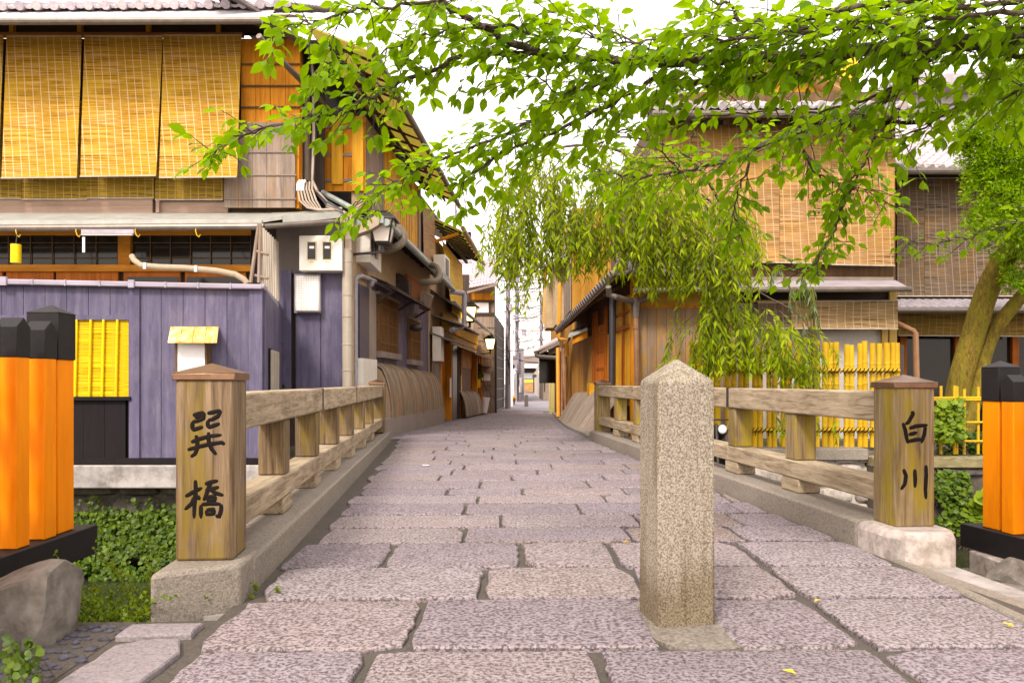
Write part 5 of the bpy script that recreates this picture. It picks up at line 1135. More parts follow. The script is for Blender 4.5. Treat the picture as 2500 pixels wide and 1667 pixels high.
m = MB(); m.rect(2196,2207,842,1092,YB-0.02,0.08); part('end_post', m, M['darkwood_z'], bf)
YT = 12.9
tr = T('bamboo_trellis','low open trellis of yellow bamboo canes between the lettered post and orange fence','fence',(X(2350,YT),YT,-0.15))
for px in (2266,2297,2330,2336,2354,2388,2402,2440,2475,2510):
    m = MB(); m.tube([P(px,1108,YT),P(px+0.5,random.uniform(938,950),YT)],0.022,8); part('cane', m, M['bamboo'], tr)
for py in (971,976,1031,1077):
    m = MB(); m.tube([P(2260,py,YT-0.04),P(2540,py-1,YT-0.04)],0.018,8); part('cross_cane', m, M['bamboo'], tr)
def rubble_wall(name, x0, x1, z0, z1, Y, sz, mat, label):
    rt = T(name, label, 'wall', ((x0+x1)/2,Y,z0)); m = MB(); m.box(x0,x1,Y,Y+0.4,z0,z1); part('mortar_core', m, M['mortar'] if mat != 'rubble' else M['plaster_g'], rt)
    m = MB(); z = z0
    while z < z1-0.05:
        h = min(sz*random.uniform(0.7,1.1), z1-z); x = x0
        while x < x1:
            w_ = sz*random.uniform(0.7,1.6); m2 = MB(); c_ = (x+w_/2,Y,z+h/2); b0 = len(m.v); m.ball(c_, w_*0.49, 0.09, h*0.48, 10, 8)
            for i in range(b0,len(m.v)):
                p_ = Vector(m.v[i]); d = p_-Vector(c_); k = mnoise.noise(p_*4)*0.12
                sx = math.copysign(abs(d.x/(w_*0.49))**0.55*w_*0.49,d.x); szz = math.copysign(abs(d.z/(h*0.48))**0.55*h*0.48,d.z)
                m.v[i] = (c_[0]+sx*(1+k), p_.y+k*0.15, c_[2]+szz*(1+k))
            x += w_
        z += h
    part('stones', m, M[mat], rt)
    return rt
rubble_wall('retaining_wall', 2.3,5.75,-1.9,-0.24,13.02,0.36,'rubble','pale rubble stone retaining wall in mortar below the bamboo fence')
m = MB(); m.box(2.3,5.75,12.88,13.6,-0.24,-0.055); single('wall_coping', m, M['concrete'] if False else M['kerb'], 'pale granite coping under the bamboo fence poles','coping', bevel=0.012)
rubble_wall('retaining_wall', 5.76,12,-1.9,-0.34,12.75,0.5,'darkstone','dark mossy stone retaining wall below the low bamboo trellis')
m = MB(); m.box(5.76,12,12.62,13.0,-0.34,-0.17); single('wall_coping', m, wood('mossy_coping',(0.30,0.25,0.13),(0.14,0.12,0.05),'X',9,0.8,0.3,(0.5,0.45,0.42),0.5,0.4,3) , 'mossy stone coping below the low bamboo trellis','coping', bevel=0.02)
rubble_wall('retaining_wall', -13,-1.9,-2.0,-0.44,11.25,0.5,'darkstone','dark damp stone river wall under the concrete slab of the purple annex')
mb = MB(); mb.add([(5.7,12.9,-0.2),(14,12.9,-0.2),(14,17.5,-0.15),(5.7,17.5,-0.15)],[(0,1,2,3)]); struct('garden_bed', mb, M['earth'], 0)

m = MB(); m.strip(LWALL(24.3),LWALL(24.62),0.55,1.15,0.225,0.235); single('paper_notice', m, M['white'], 'narrow white paper notice by the door on the left side of the alley','notice')
m = MB(); m.strip(LWALL(27.0),LWALL(27.25),0.7,1.25,0.225,0.235); single('paper_notice', m, M['sticker'], 'small yellow notice on the post beside the brown panelling','notice')
# parked motorcycle partly hidden behind the right railing
mc = T('parked_motorcycle','black parked motorcycle with a round chrome headlamp glimpsed behind the right railing','motorcycle',(X(1758,12.6),12.6,-0.2))
for q in (12.75,):
    c_ = P(1764,1047,12.35); m = MB(); m.tube([c_+Vector((0,0.0,0)),c_+Vector((0,0.10,0))],[0.075,0.05],14); part('headlamp', m, paint('chrome_rim',(0.45,0.45,0.45),0.2,0.2,0,5,0.5,0.9), mc)
    m = MB(); m.tube([c_+Vector((0,-0.012,0)),c_+Vector((0,-0.001,0))],[0.045,0.062],14); part('lens', m, M['white'], mc)
    m = MB(); m.tube([c_+Vector((-0.07,0.1,0.08)),c_+Vector((-0.08,-0.04,-0.55))],0.022,7); m.tube([c_+Vector((0.07,0.1,0.08)),c_+Vector((0.08,-0.04,-0.55))],0.022,7); m.tube([c_+Vector((-0.3,0.12,0.14)),c_+Vector((0.3,0.12,0.14))],0.015,6); part('fork', m, M['iron'], mc)
    m = MB(); m.tube([c_+Vector((0,-0.04+0.27*math.cos(t_),-0.5+0.27*math.sin(t_))) for t_ in [2*math.pi*i/20 for i in range(21)]],0.05,8); part('wheel', m, M['carved'], mc)
    m = MB(); m.ball((c_.x,c_.y+0.35,c_.z-0.08),0.13,0.28,0.12,12,8); part('tank', m, M['blackpaint'], mc)
    m = MB(); m.tube([c_+Vector((0,1.2+0.27*math.cos(t_),-0.5+0.27*math.sin(t_))) for t_ in [2*math.pi*i/20 for i in range(21)]],0.05,8); part('wheel', m, M['carved'], mc)
    m = MB(); m.box(c_.x-0.12,c_.x+0.12,c_.y+0.6,c_.y+1.2,c_.z-0.08,c_.z+0.02); m.box(c_.x-0.15,c_.x+0.15,c_.y+0.25,c_.y+0.8,c_.z-0.6,c_.z-0.2); part('seat', m, M['carved'], mc, bevel=0.03)
mb = MB(); mb.box(2.4,3.1,12.0,14.3,-0.45,-0.20); single('bank_slab', mb, M['concrete'], 'narrow concrete ledge at the bank behind the right railing','ledge')

# ================================================================== FAR END OF THE ALLEY
def pole(px, Y, pt, r_, label, arms, trans=None):
    rt = T('utility_pole', label, 'utility pole', (X(px,Y),Y,-0.4)); m = MB(); m.tube([(X(px,Y),Y,-0.4),(X(px,Y),Y,Z(pt,Y))],[r_,r_*0.75],10); part('shaft', m, M['fargrey'], rt)
    m = MB()
    for py in arms: m.rect(px-9,px+9,py-1,py+1,Y-0.12,0.12)
    part('crossarm', m, M['fargrey'], rt) if False else parts('crossarm', m, M['fargrey'], rt); m = MB()
    for py in arms:
        for q in (-8,-4,4,8): m.rect(px+q-0.8,px+q+0.8,py-5,py-1,Y-0.1,0.08)
    parts('insulator', m, M['fargrey'], rt)
    if trans:
        for (tx,ty,w_,h_) in trans:
            m = MB(); m.tube([P(tx,ty+h_,Y-0.3),P(tx,ty,Y-0.3)],w_/F*Y/2,12); part('transformer', m, M['pipe_grey'], rt)
    m = MB()
    for k in range(14):
        a_ = random.uniform(700,930); m.tube([P(px-4,a_,Y-0.2),P(px+random.uniform(2,7),a_+random.uniform(6,25),Y-0.3),P(px+random.uniform(-2,6),a_+random.uniform(30,60),Y-0.25)],0.02,5)
    part('cable_run', m, M['blackcable'], rt); return rt
pole(1240,42,640,0.16,'thick grey utility pole beside the white pillar at the end of the alley',(700,730,760),[(1247,742,9,16)])
pole(1262,62,610,0.17,'utility pole with cylindrical transformers in the far street, middle one',(690,712,735,770),[(1261,768,11,17),(1279,804,11,15),(1252,806,8,12)])
pole(1321,70,720,0.16,'farthest utility pole on the right side of the far street',(800,830))
m = MB(); m.box(X(1243,46),X(1252,46),46,48,-0.4,Z(745,46)); m.box(X(1233,47),X(1237,47),47,48,-0.4,Z(800,47)); single('white_pillar', m, M['white'], 'bright white building edge beside the thick utility pole, far alley','building')
def block(name, px0, px1, pt, Y, d, mat, label, cat='building', feats=()):
    rt = T(name, label, cat, (X((px0+px1)/2,Y),Y,-0.5)); m = MB(); m.box(X(px0,Y),X(px1,Y),Y,Y+d,-0.5,Z(pt,Y)); part('wall', m, M[mat], rt)
    for nm, rects, mt in feats:
        for (a_,b_,c_,d_) in rects: m = MB(); m.rect(a_,b_,c_,d_,Y-0.06,0.08); part(nm, m, M[mt], rt)
    return rt
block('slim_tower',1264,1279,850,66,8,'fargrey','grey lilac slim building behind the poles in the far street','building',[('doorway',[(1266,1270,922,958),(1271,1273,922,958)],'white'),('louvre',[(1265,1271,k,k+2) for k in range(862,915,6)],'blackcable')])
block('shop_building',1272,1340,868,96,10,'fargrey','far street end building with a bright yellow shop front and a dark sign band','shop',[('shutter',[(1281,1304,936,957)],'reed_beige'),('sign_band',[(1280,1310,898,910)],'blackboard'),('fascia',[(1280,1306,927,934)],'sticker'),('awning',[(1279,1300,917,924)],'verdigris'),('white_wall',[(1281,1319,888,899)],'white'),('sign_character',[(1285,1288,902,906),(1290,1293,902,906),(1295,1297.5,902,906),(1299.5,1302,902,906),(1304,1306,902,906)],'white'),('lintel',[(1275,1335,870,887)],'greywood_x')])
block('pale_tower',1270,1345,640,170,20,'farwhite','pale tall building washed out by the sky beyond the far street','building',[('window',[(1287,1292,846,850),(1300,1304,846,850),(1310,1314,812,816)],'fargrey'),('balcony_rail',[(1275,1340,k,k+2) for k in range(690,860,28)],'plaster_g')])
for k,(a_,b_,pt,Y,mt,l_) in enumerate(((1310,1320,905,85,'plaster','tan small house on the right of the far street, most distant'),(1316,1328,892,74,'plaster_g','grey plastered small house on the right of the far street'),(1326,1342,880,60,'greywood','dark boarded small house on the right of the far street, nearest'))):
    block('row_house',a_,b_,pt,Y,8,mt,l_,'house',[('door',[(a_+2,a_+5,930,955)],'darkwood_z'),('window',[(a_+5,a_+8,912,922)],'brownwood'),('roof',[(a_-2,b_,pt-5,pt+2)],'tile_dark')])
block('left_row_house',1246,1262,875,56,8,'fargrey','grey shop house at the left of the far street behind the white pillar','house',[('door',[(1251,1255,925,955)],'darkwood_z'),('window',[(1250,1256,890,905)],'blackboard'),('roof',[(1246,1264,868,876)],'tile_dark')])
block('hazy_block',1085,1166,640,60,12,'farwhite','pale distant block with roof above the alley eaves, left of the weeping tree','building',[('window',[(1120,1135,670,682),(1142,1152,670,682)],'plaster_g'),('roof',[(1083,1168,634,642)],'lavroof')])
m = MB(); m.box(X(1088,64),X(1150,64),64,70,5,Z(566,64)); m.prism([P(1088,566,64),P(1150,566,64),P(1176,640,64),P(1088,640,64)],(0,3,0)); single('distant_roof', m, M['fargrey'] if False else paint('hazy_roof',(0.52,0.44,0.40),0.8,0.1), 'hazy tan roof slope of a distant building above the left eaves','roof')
m = MB(); m.tube([P(1112,560,40),P(1112,482,40)],0.06,8); single('roof_mast', m, M['fargrey'], 'thin grey mast rising above the left alley roofs against the sky','mast')
lt = T('far_street_lamp','small glowing lamp on a slim post in the far street','street lamp',(X(1254,52),52,-0.4)); m = MB(); m.tube([(X(1254,52),52,-0.4),(X(1254,52),52,Z(912,52))],0.03,6); part('post', m, M['white'], lt); m = MB(); m.ball(P(1254,908,52),0.10,0.10,0.12,10,7); part('globe', m, M['lit'], lt)
m = MB(); m.rect(1300,1310,914,921,58,0.2); m.tube([P(1303,921,58.1),P(1303,957,58.1)],0.05,6); single('hanging_sign', m, M['navy'], 'dark hanging sign box on a post at the right of the far street','sign')
m = MB(); m.tube([P(1258,900,54),P(1258,905,53.95)],0.14,14); single('round_sign', m, M['purplegrey'], 'round pale violet road sign high by the middle utility pole','sign')
bk = T('far_scooter','tiny parked scooter by the left poles of the far street','scooter',(X(1253,50),50,-0.4)); m = MB(); m.ball((X(1253,50),50,0.0),0.2,0.4,0.22,10,6); part('body', m, M['cedar'], bk); m = MB(); m.tube([(X(1253,50)+0.05,49.7+0.2*math.cos(k),-0.18+0.2*math.sin(k)) for k in [i*0.6 for i in range(11)]],0.05,6); part('wheel', m, M['carved'], bk)
rw = random.Random(3)
for i in range(26):
    Ya = rw.uniform(40,72); py = rw.uniform(655,880); a_ = rw.uniform(1195,1245); b_ = rw.uniform(1300,1345); sag = rw.uniform(3,14); dy = rw.uniform(-25,25); m = MB()
    m.tube([P(lerp(a_,b_,f),py+dy*f+sag*4*f*(1-f),Ya+(2*f)) for f in [k/10 for k in range(11)]], 0.014*Ya/50+0.008, 4)
    single('overhead_wire', m, M['blackcable'], 'thin sagging overhead wire crossing the far street between the poles', 'wire', 'overhead wires of the far street')

# ================================================================== FOLIAGE
T_CH = (np.array([(0,0,0),(.22,.36,.05),(.22,-.36,.05),(.52,.47,.06),(.52,-.47,.06),(.22,0,0),(.52,0,0),(.80,.24,.0),(.80,-.24,.0),(.80,0,-.04),(1,0,-.10)],float),
        [(0,5,1),(0,2,5),(1,5,6,3),(5,2,4,6),(3,6,9,7),(6,4,8,9),(7,9,10),(9,8,10)])
T_LN = (np.array([(0,0,0),(.4,.5,.06),(.4,-.5,.06),(.45,0,0),(1,0,-.08)],float), [(0,3,1),(0,2,3),(1,3,4),(3,2,4)])
T_IV = (np.array([(0,0,0),(.25,.55,.05),(.25,-.55,.05),(.75,.42,.04),(.75,-.42,.04),(.5,0,-.03),(1,0,-.05)],float), [(0,5,1),(0,2,5),(1,5,3),(5,2,4),(3,5,6),(5,4,6)])
def leaf_mesh(name, P_, D_, N_, L_, W_, tpl, mat, parent, extra=None, kind=None):
    P_ = np.asarray(P_,float); D_ = np.asarray(D_,float); N_ = np.asarray(N_,float); L_ = np.asarray(L_,float); W_ = np.asarray(W_,float)
    D_ = D_/np.maximum(np.linalg.norm(D_,axis=1,keepdims=True),1e-9)
    S_ = np.cross(N_,D_); S_ /= np.maximum(np.linalg.norm(S_,axis=1,keepdims=True),1e-9); N2 = np.cross(D_,S_)
    tv, tf = tpl; k = len(tv)
    V = P_[:,None,:] + D_[:,None,:]*(tv[None,:,0:1]*L_[:,None,None]) + S_[:,None,:]*(tv[None,:,1:2]*W_[:,None,None]) + N2[:,None,:]*(tv[None,:,2:3]*L_[:,None,None])
    V = V.reshape(-1,3); loc = LOC[parent.name] if parent else Vector((0,0,0)); V = V - np.array(loc)
    n = len(P_); fl = []; ls = []
    for f in tf: ls.append(len(f)); fl += list(f)
    fl = np.array(fl); ls = np.array(ls)
    loops = (fl[None,:] + (np.arange(n)*k)[:,None]).reshape(-1); lt_ = np.tile(ls,n); st = np.concatenate([[0],np.cumsum(lt_)[:-1]])
    me = bpy.data.meshes.new(name); me.vertices.add(len(V)); me.vertices.foreach_set('co', V.reshape(-1).astype(np.float32))
    me.loops.add(len(loops)); me.loops.foreach_set('vertex_index', loops.astype(np.int32))
    me.polygons.add(len(lt_)); me.polygons.foreach_set('loop_start', st.astype(np.int32)); me.polygons.foreach_set('loop_total', lt_.astype(np.int32))
    me.polygons.foreach_set('use_smooth', np.ones(len(lt_),bool)); me.materials.append(mat); me.update(calc_edges=True); me.validate()
    o = bpy.data.objects.new(name, me); COL.objects.link(o)
    if parent: o.parent = parent; LOC[o.name] = loc
    if kind: o['kind'] = kind
    return o
class Leaves:
    def __init__(s): s.p=[]; s.d=[]; s.n=[]; s.L=[]; s.w=[]
    def add(s,p,d,n,L,w): s.p.append(tuple(p)); s.d.append(tuple(d)); s.n.append(tuple(n)); s.L.append(L); s.w.append(w)
    def build(s,name,tpl,mat,parent,kind=None): return leaf_mesh(name,s.p,s.d,s.n,s.L,s.w,tpl,mat,parent,kind=kind)
def rv(r=random): return Vector((r.gauss(0,1),r.gauss(0,1),r.gauss(0,1)))
def smooth_path(pts, k=5):
    pts = [Vector(p) for p in pts]; den = []
    for i in range(len(pts)-1):
        p0 = pts[max(0,i-1)]; p1 = pts[i]; p2 = pts[i+1]; p3 = pts[min(len(pts)-1,i+2)]
        for j in range(k):
            t_ = j/k; den.append(0.5*((2*p1)+(p2-p0)*t_+(2*p0-5*p1+4*p2-p3)*t_*t_+(3*p1-3*p2-p0+p3)*t_**3))
    den.append(pts[-1]); return den

# ------------------------------------------------------------------ overhanging cherry tree (trunk stands out of the picture, right)
ch = T('cherry_tree','cherry tree leaning in from the right, its leafy branches crossing the whole top','tree',(5.0,3.1,-0.3))
rc = random.Random(12); lv = Leaves(); wood_ = MB(); twigs = MB()
m = MB(); m.tube(smooth_path([(5.0,3.1,-0.4),(4.9,3.12,0.6),(4.6,3.2,1.6),(4.1,3.3,2.3),(3.3,3.35,2.55)]),[0.24]*7+[0.21]*5+[0.14]*5+[0.085]*4,12); part('trunk', m, M['bark'], ch)
k_ = 1.063
def Q(x,y,Y): return P(x*k_, y*k_, Y)
# limbs traced as (x, y, distance) with start/end radius, twig spacing, twig length, leaf scale
limbs = [
 ([(2600,70,3.35),(2352,84,3.3),(2230,98,3.3),(2100,107,3.35),(1950,120,3.4),(1800,128,3.5),(1600,142,3.6),(1440,140,3.65),(1300,133,3.6),(1190,105,3.5),(1110,62,3.4),(1020,8,3.3),(930,-60,3.2)],0.040,0.011,0.12,0.34,1.0),
 ([(1240,122,3.55),(1080,128,3.5),(1000,155,3.5),(900,200,3.5),(820,238,3.45),(755,256,3.4),(690,272,3.4),(610,292,3.4),(540,318,3.4),(482,345,3.4)],0.013,0.003,0.085,0.21,0.92),
 ([(1470,142,3.65),(1380,190,3.75),(1250,262,3.9),(1150,312,4.0),(1000,372,4.15),(930,408,4.2),(860,445,4.3),(812,470,4.3)],0.013,0.003,0.085,0.30,1.0),
 ([(1960,120,3.4),(1850,158,3.5),(1700,186,3.6),(1600,192,3.65),(1510,186,3.7),(1430,222,3.8),(1300,290,3.9),(1200,332,4.0),(1110,380,4.05),(1060,425,4.1)],0.022,0.003,0.09,0.32,1.0),
 ([(2130,106,3.36),(2100,170,3.5),(2020,240,3.7),(1900,290,3.9),(1830,302,4.0),(1740,340,4.1),(1650,375,4.2),(1560,393,4.3),(1480,405,4.35),(1400,398,4.4),(1340,380,4.4)],0.026,0.004,0.085,0.34,0.95),
 ([(2352,130,3.3),(2180,118,3.4),(2080,190,3.5),(1960,236,3.6),(1840,262,3.7),(1740,258,3.75),(1600,270,3.8)],0.010,0.003,0.10,0.30,0.95),
 ([(2015,295,3.9),(1995,352,4.0),(1960,430,4.05),(1930,490,4.1),(1900,560,4.15),(1868,608,4.15),(1832,625,4.15)],0.008,0.0025,0.075,0.17,0.85),
 ([(1735,345,4.1),(1700,430,4.2),(1685,480,4.2),(1702,545,4.2)],0.006,0.0025,0.075,0.2,0.85),
 ([(1830,305,4.0),(1870,395,4.1),(1935,430,4.15),(1990,440,4.2),(2040,470,4.2)],0.006,0.0025,0.08,0.22,0.9),
 ([(2300,-30,3.2),(2150,-8,3.2),(1950,20,3.25),(1840,44,3.3),(1700,48,3.35),(1690,20,3.35),(1640,5,3.3)],0.020,0.006,0.11,0.34,1.0),
 ([(1745,46,3.35),(1640,110,3.5),(1520,125,3.55),(1380,60,3.5),(1250,20,3.45)],0.008,0.003,0.11,0.32,1.05),
 ([(1080,-10,3.2),(960,8,3.1),(840,20,3.05),(760,40,3.0),(690,58,3.0),(625,78,3.0)],0.008,0.003,0.09,0.19,0.9),
 ([(880,205,3.5),(800,150,3.4),(760,110,3.3),(720,200,3.3)],0.005,0.002,0.09,0.17,0.9),
 ([(2460,470,3.9),(2352,508,3.9),(2250,535,3.9),(2150,558,3.9),(2092,556,3.9)],0.006,0.0025,0.08,0.13,0.62),
 ([(2460,120,3.0),(2340,205,3.3),(2260,235,3.4),(2180,260,3.5),(2110,300,3.5),(2070,330,3.55)],0.010,0.003,0.07,0.26,0.9),
 ([(1400,150,3.65),(1300,215,3.6),(1230,180,3.5),(1150,190,3.45)],0.006,0.002,0.11,0.2,1.0),
 ([(2500,0,3.0),(2352,25,3.0),(2200,40,3.05),(2050,60,3.1),(1930,70,3.15),(1780,80,3.2)],0.012,0.004,0.085,0.34,1.0),
 ([(1560,395,4.3),(1500,330,4.1),(1440,300,4.0),(1380,330,4.1)],0.005,0.002,0.09,0.25,0.95),
 ([(2480,-20,3.1),(2250,15,3.1),(2080,30,3.15),(1900,62,3.2),(1720,88,3.3),(1560,80,3.35),(1420,95,3.4),(1280,60,3.4)],0.012,0.003,0.10,0.32,1.0),
 ([(2480,55,3.2),(2300,62,3.25),(2120,66,3.3),(1960,85,3.35),(1780,110,3.45),(1640,100,3.5)],0.010,0.003,0.11,0.30,1.0),
 ([(1300,130,3.6),(1180,60,3.4),(1060,70,3.4),(960,90,3.4),(880,120,3.4)],0.007,0.003,0.10,0.24,1.0),
]
def cherry_twig(p0, d0, L, sc):
    n = max(3, int(L/0.042)); pts = [p0]; d = d0.normalized(); p = p0.copy()
    for i in range(n):
        d = (d + rv(rc)*0.16 + Vector((0,0,-0.055))).normalized(); p = p + d*(L/n); pts.append(p.copy())
    twigs.tube(pts, [lerp(0.0032,0.0012,i/n) for i in range(n+1)], 4, False)
    sd = 1
    for i in range(1, n+1):
        q = pts[i]; dd = (pts[i]-pts[i-1]).normalized(); lat = dd.cross(Vector((0,0,1)))
        if lat.length < 0.1: lat = rv(rc)
        lat.normalize()
        reps = 3 if i == n else 1
        for r_ in range(reps):
            sd = -sd
            ld = (dd*rc.uniform(0.3,0.9) + lat*sd*rc.uniform(0.4,1.0) + Vector((0,0,rc.uniform(-0.65,0.12))) + rv(rc)*0.15)
            if r_ == 2: ld = dd + Vector((0,0,-0.3)) + rv(rc)*0.2
            ld.normalize(); nn = Vector((0,0,1)) + rv(rc)*0.42
            l_ = rc.uniform(0.048,0.088)*sc; st = q + ld*0.012
            lv.add(st, ld, nn, l_, l_*rc.uniform(0.50,0.60))
for li, (pts, r0, r1, sp, tl, sc) in enumerate(limbs):
    sp *= {3:1.35,5:2.2,10:1.5,16:1.3,9:1.2,14:1.2}.get(li,0.95)
    path = smooth_path([Q(*p) for p in pts], 6); n = len(path)
    for i in range(1,n-1): path[i] = path[i] + rv(rc)*0.006
    wood_.tube(path, [lerp(r0,r1,(i/(n-1))**0.8) for i in range(n)], 9)
    acc = 0; side = 1
    for i in range(1, n):
        seg = (path[i]-path[i-1]); acc += seg.length
        while acc > sp*0.32:
            acc -= sp*0.32; side = -side
            f = i/(n-1); d = seg.normalized(); hz = d.cross(Vector((0,0,1))).normalized()
            td = d*rc.uniform(0.4,1.1) + hz*side*rc.uniform(0.3,1.0) + Vector((0,0,rc.uniform(-0.75,0.55)))
            L = tl*rc.uniform(0.6,1.25)*(1.0-0.35*f)
            cherry_twig(path[i-1].lerp(path[i],rc.random()), td, L, sc)
    cherry_twig(path[-1], path[-1]-path[-2], tl*0.5, sc)
wood_.add(twigs.v, twigs.f); part('branches', wood_, M['bark'], ch)
lv.build('crown', T_CH, M['leaf_cherry'], ch)

# ------------------------------------------------------------------ weeping tree over the far bank
we = T('weeping_tree','weeping tree with fine drooping leafy strands hanging over the bamboo fence and alley','tree',(3.35,13.75,-0.1))
rw = random.Random(5); lw = Leaves(); lm_ = MB(); st_ = MB()
m = MB(); m.tube(smooth_path([(3.35,13.75,-0.3),(3.3,13.7,1.0),(3.38,13.6,2.0),(3.55,13.35,2.8),(3.77,13.2,3.38)]),[0.17]*6+[0.15]*5+[0.12]*5+[0.09]*5,10); part('trunk', m, M['bark'], we)
def strand(p0, L, drift, dens=1.0, big=1.0):
    n = max(4,int(L/0.09)); p = Vector(p0); pts = [p.copy()]; d = Vector(drift)+Vector((0,0,-0.25))
    for i in range(n):
        d = d*0.86 + Vector((0,0,-0.16)) + rv(rw)*0.035; d.normalize(); p = p + d*(L/n); pts.append(p.copy())
    st_.tube(pts, 0.0045, 3, False)
    for i in range(1,n+1):
        for k in range(3 if i % 2 else 2):
            dd = (pts[i]-pts[i-1]).normalized(); a_ = rw.uniform(0,6.28); lat = Vector((math.cos(a_),math.sin(a_),0))
            ld = dd*rw.uniform(0.5,1.2)+lat*rw.uniform(0.4,1.0)+Vector((0,0,-0.15)); nn = Vector((0,-0.3,0.8))+rv(rw)*0.6
            l_ = rw.uniform(0.10,0.19)*big; lw.add(pts[i]+rv(rw)*0.008, ld, nn, l_, l_*rw.uniform(0.18,0.27))
# arching limbs (2352-wide photo x, y, distance)
arch = [([(1700,560,13.2),(1560,420,12.6),(1400,340,12.2),(1260,345,12.0),(1160,400,11.9),(1110,500,11.9)],0.09),
        ([(1690,540,13.1),(1600,380,12.4),(1480,320,12.0),(1340,330,11.7),(1240,420,11.5)],0.07),
        ([(1700,560,13.2),(1640,470,12.8),(1560,430,12.4),(1470,440,12.2),(1400,500,12.1)],0.06),
        ([(1720,600,13.2),(1700,640,12.7),(1760,680,12.4),(1830,720,12.3),(1880,780,12.3)],0.05),
        ([(1700,570,13.2),(1650,600,12.7),(1600,640,12.4),(1560,700,12.3)],0.05),
        ([(1690,560,13.2),(1720,480,12.8),(1680,440,12.6),(1620,470,12.4)],0.05)]
for pts, r0 in arch:
    path = smooth_path([Q(*p) for p in pts],6); n = len(path); lm_.tube(path,[lerp(r0*0.4,0.006,i/(n-1)) for i in range(n)],7)
def sample(x0,x1,y0,y1,n,Lf,yd,dens=1.0,big=1.0):
    for _ in range(n):
        x = rw.uniform(x0,x1); y = rw.uniform(y0,y1) if not callable(y0) else y0(x)+rw.uniform(0,y1)
        Yd = rw.uniform(*yd); p = Q(x,y,Yd); L = Lf(x,y)*k_/F*Yd*rw.uniform(0.75,1.05)
        strand(p, L, (rw.uniform(-0.35,0.35),rw.uniform(-0.3,0.1),0.15), dens, big)
sample(1125,1250,lambda x: 430-(x-1085)*0.55,180,72,lambda x,y: max(60,min(260,650-y)),(11.4,12.4))
sample(1250,1560,lambda x: 318+abs(x-1400)*0.12,210,150,lambda x,y: max(60,min(230,600-y)),(11.3,12.6))
sample(1180,1520,lambda x: 300+abs(x-1380)*0.2,90,60,lambda x,y: 120,(11.3,12.3))
sample(1200,1290,540,610,9,lambda x,y: 130,(11.3,12.0))
sample(1300,1480,470,560,50,lambda x,y: max(60,640-y),(11.4,12.4))
sample(1500,1700,420,570,140,lambda x,y: max(70,680-y),(11.6,12.6))
sample(1590,1690,640,780,42,lambda x,y: max(70,860-y),(11.9,12.6),1,1.05)
sample(1640,1860,lambda x: 660+(x-1640)*0.35,120,88,lambda x,y: max(55,min(140,860-y)),(11.8,12.6),1,1.1)
sample(1800,1880,760,860,14,lambda x,y: 190,(11.9,12.4),1,0.9)
sample(1640,1700,620,680,20,lambda x,y: 120,(11.9,12.4))
lm_.add(st_.v, st_.f); part('branches', lm_, M['bark'], we)
lw.build('crown', T_LN, M['leaf_weep'], we)
# a thin willow spray right of it
wi_ = T('willow_sapling','thin feathery willow shoot with drooping sprays rising before the lower tan blind','shrub',(X(1985,12.8),12.8,-0.1)); rr = random.Random(8); lw2 = Leaves(); m = MB()
for tx,ty in ((1880,735),(1850,660),(1815,700),(1870,700),(1770,640)):
    path = smooth_path([Q(1870,1000,12.8),Q(1868,850,12.7),Q(lerp(1865,tx,0.4),690,12.6),Q(lerp(1830,tx,0.7),min(ty-25,662),12.5),Q(tx,ty,12.4)],5); m.tube(path,[lerp(0.016,0.004,i/(len(path)-1)) for i in range(len(path))],5)
    for q in path[8:]:
        for k in range(4):
            ld = Vector((rr.uniform(-0.4,0.4),rr.uniform(-0.3,0.3),-1)); l_ = rr.uniform(0.12,0.24); lw2.add(q,ld,rv(rr),l_,l_*0.12)
for i in range(40):
    q = Q(rr.uniform(1835,1880),rr.uniform(760,980),rr.uniform(12.4,12.7))
    for k in range(3): l_ = rr.uniform(0.12,0.22); lw2.add(q+rv(rr)*0.04,Vector((rr.uniform(-0.4,0.4),rr.uniform(-0.3,0.3),-1)),rv(rr),l_,l_*0.14)
part('stem', m, M['mossbark'], wi_); lw2.build('foliage', T_LN, leafmat('willow_leaf',(0.10,0.15,0.05),(0.20,0.27,0.07),0.4), wi_)

# ------------------------------------------------------------------ leaning evergreen, right
ev = T('leaning_tree','evergreen tree with two mossy leaning trunks and dense small leaved crown, right edge','tree',(X(2350,14.0),14.0,-0.15))
for pts, r0, r1 in (([(2195,1010,14.0),(2200,900,13.9),(2235,770,13.7),(2275,650,13.5),(2330,560,13.3),(2400,480,13.2),(2480,400,13.2)],0.205,0.16),([(2215,1010,13.9),(2240,908,13.85),(2272,785,13.7),(2329,700,13.5),(2410,620,13.3),(2500,540,13.3)],0.13,0.10)):
    m = MB(); path = smooth_path([Q(*p) for p in pts],6); n = len(path); 
    pass
    m.tube(path,[lerp(r0,r1,i/(n-1)) for i in range(n)],14); part('trunk', m, M['mossbark'], ev)
re_ = random.Random(21); le = Leaves(); lb_m = MB()
clumps = [(2270,320,85,12.6),(2320,250,95,12.5),(2352,180,90,12.6),(2250,400,40,12.4),(2300,370,80,12.4),(2352,330,100,12.4),(2290,470,85,12.3),(2340,430,95,12.3),(2265,515,45,12.3),(2310,540,55,12.4),(2420,300,140,12.8),(2420,440,130,12.8),(2360,530,50,12.6),(2330,640,30,12.8),(2350,620,50,13.0),(2240,350,45,12.4),(2440,180,120,12.8),(2225,300,30,12.4),(2215,330,25,12.4)]
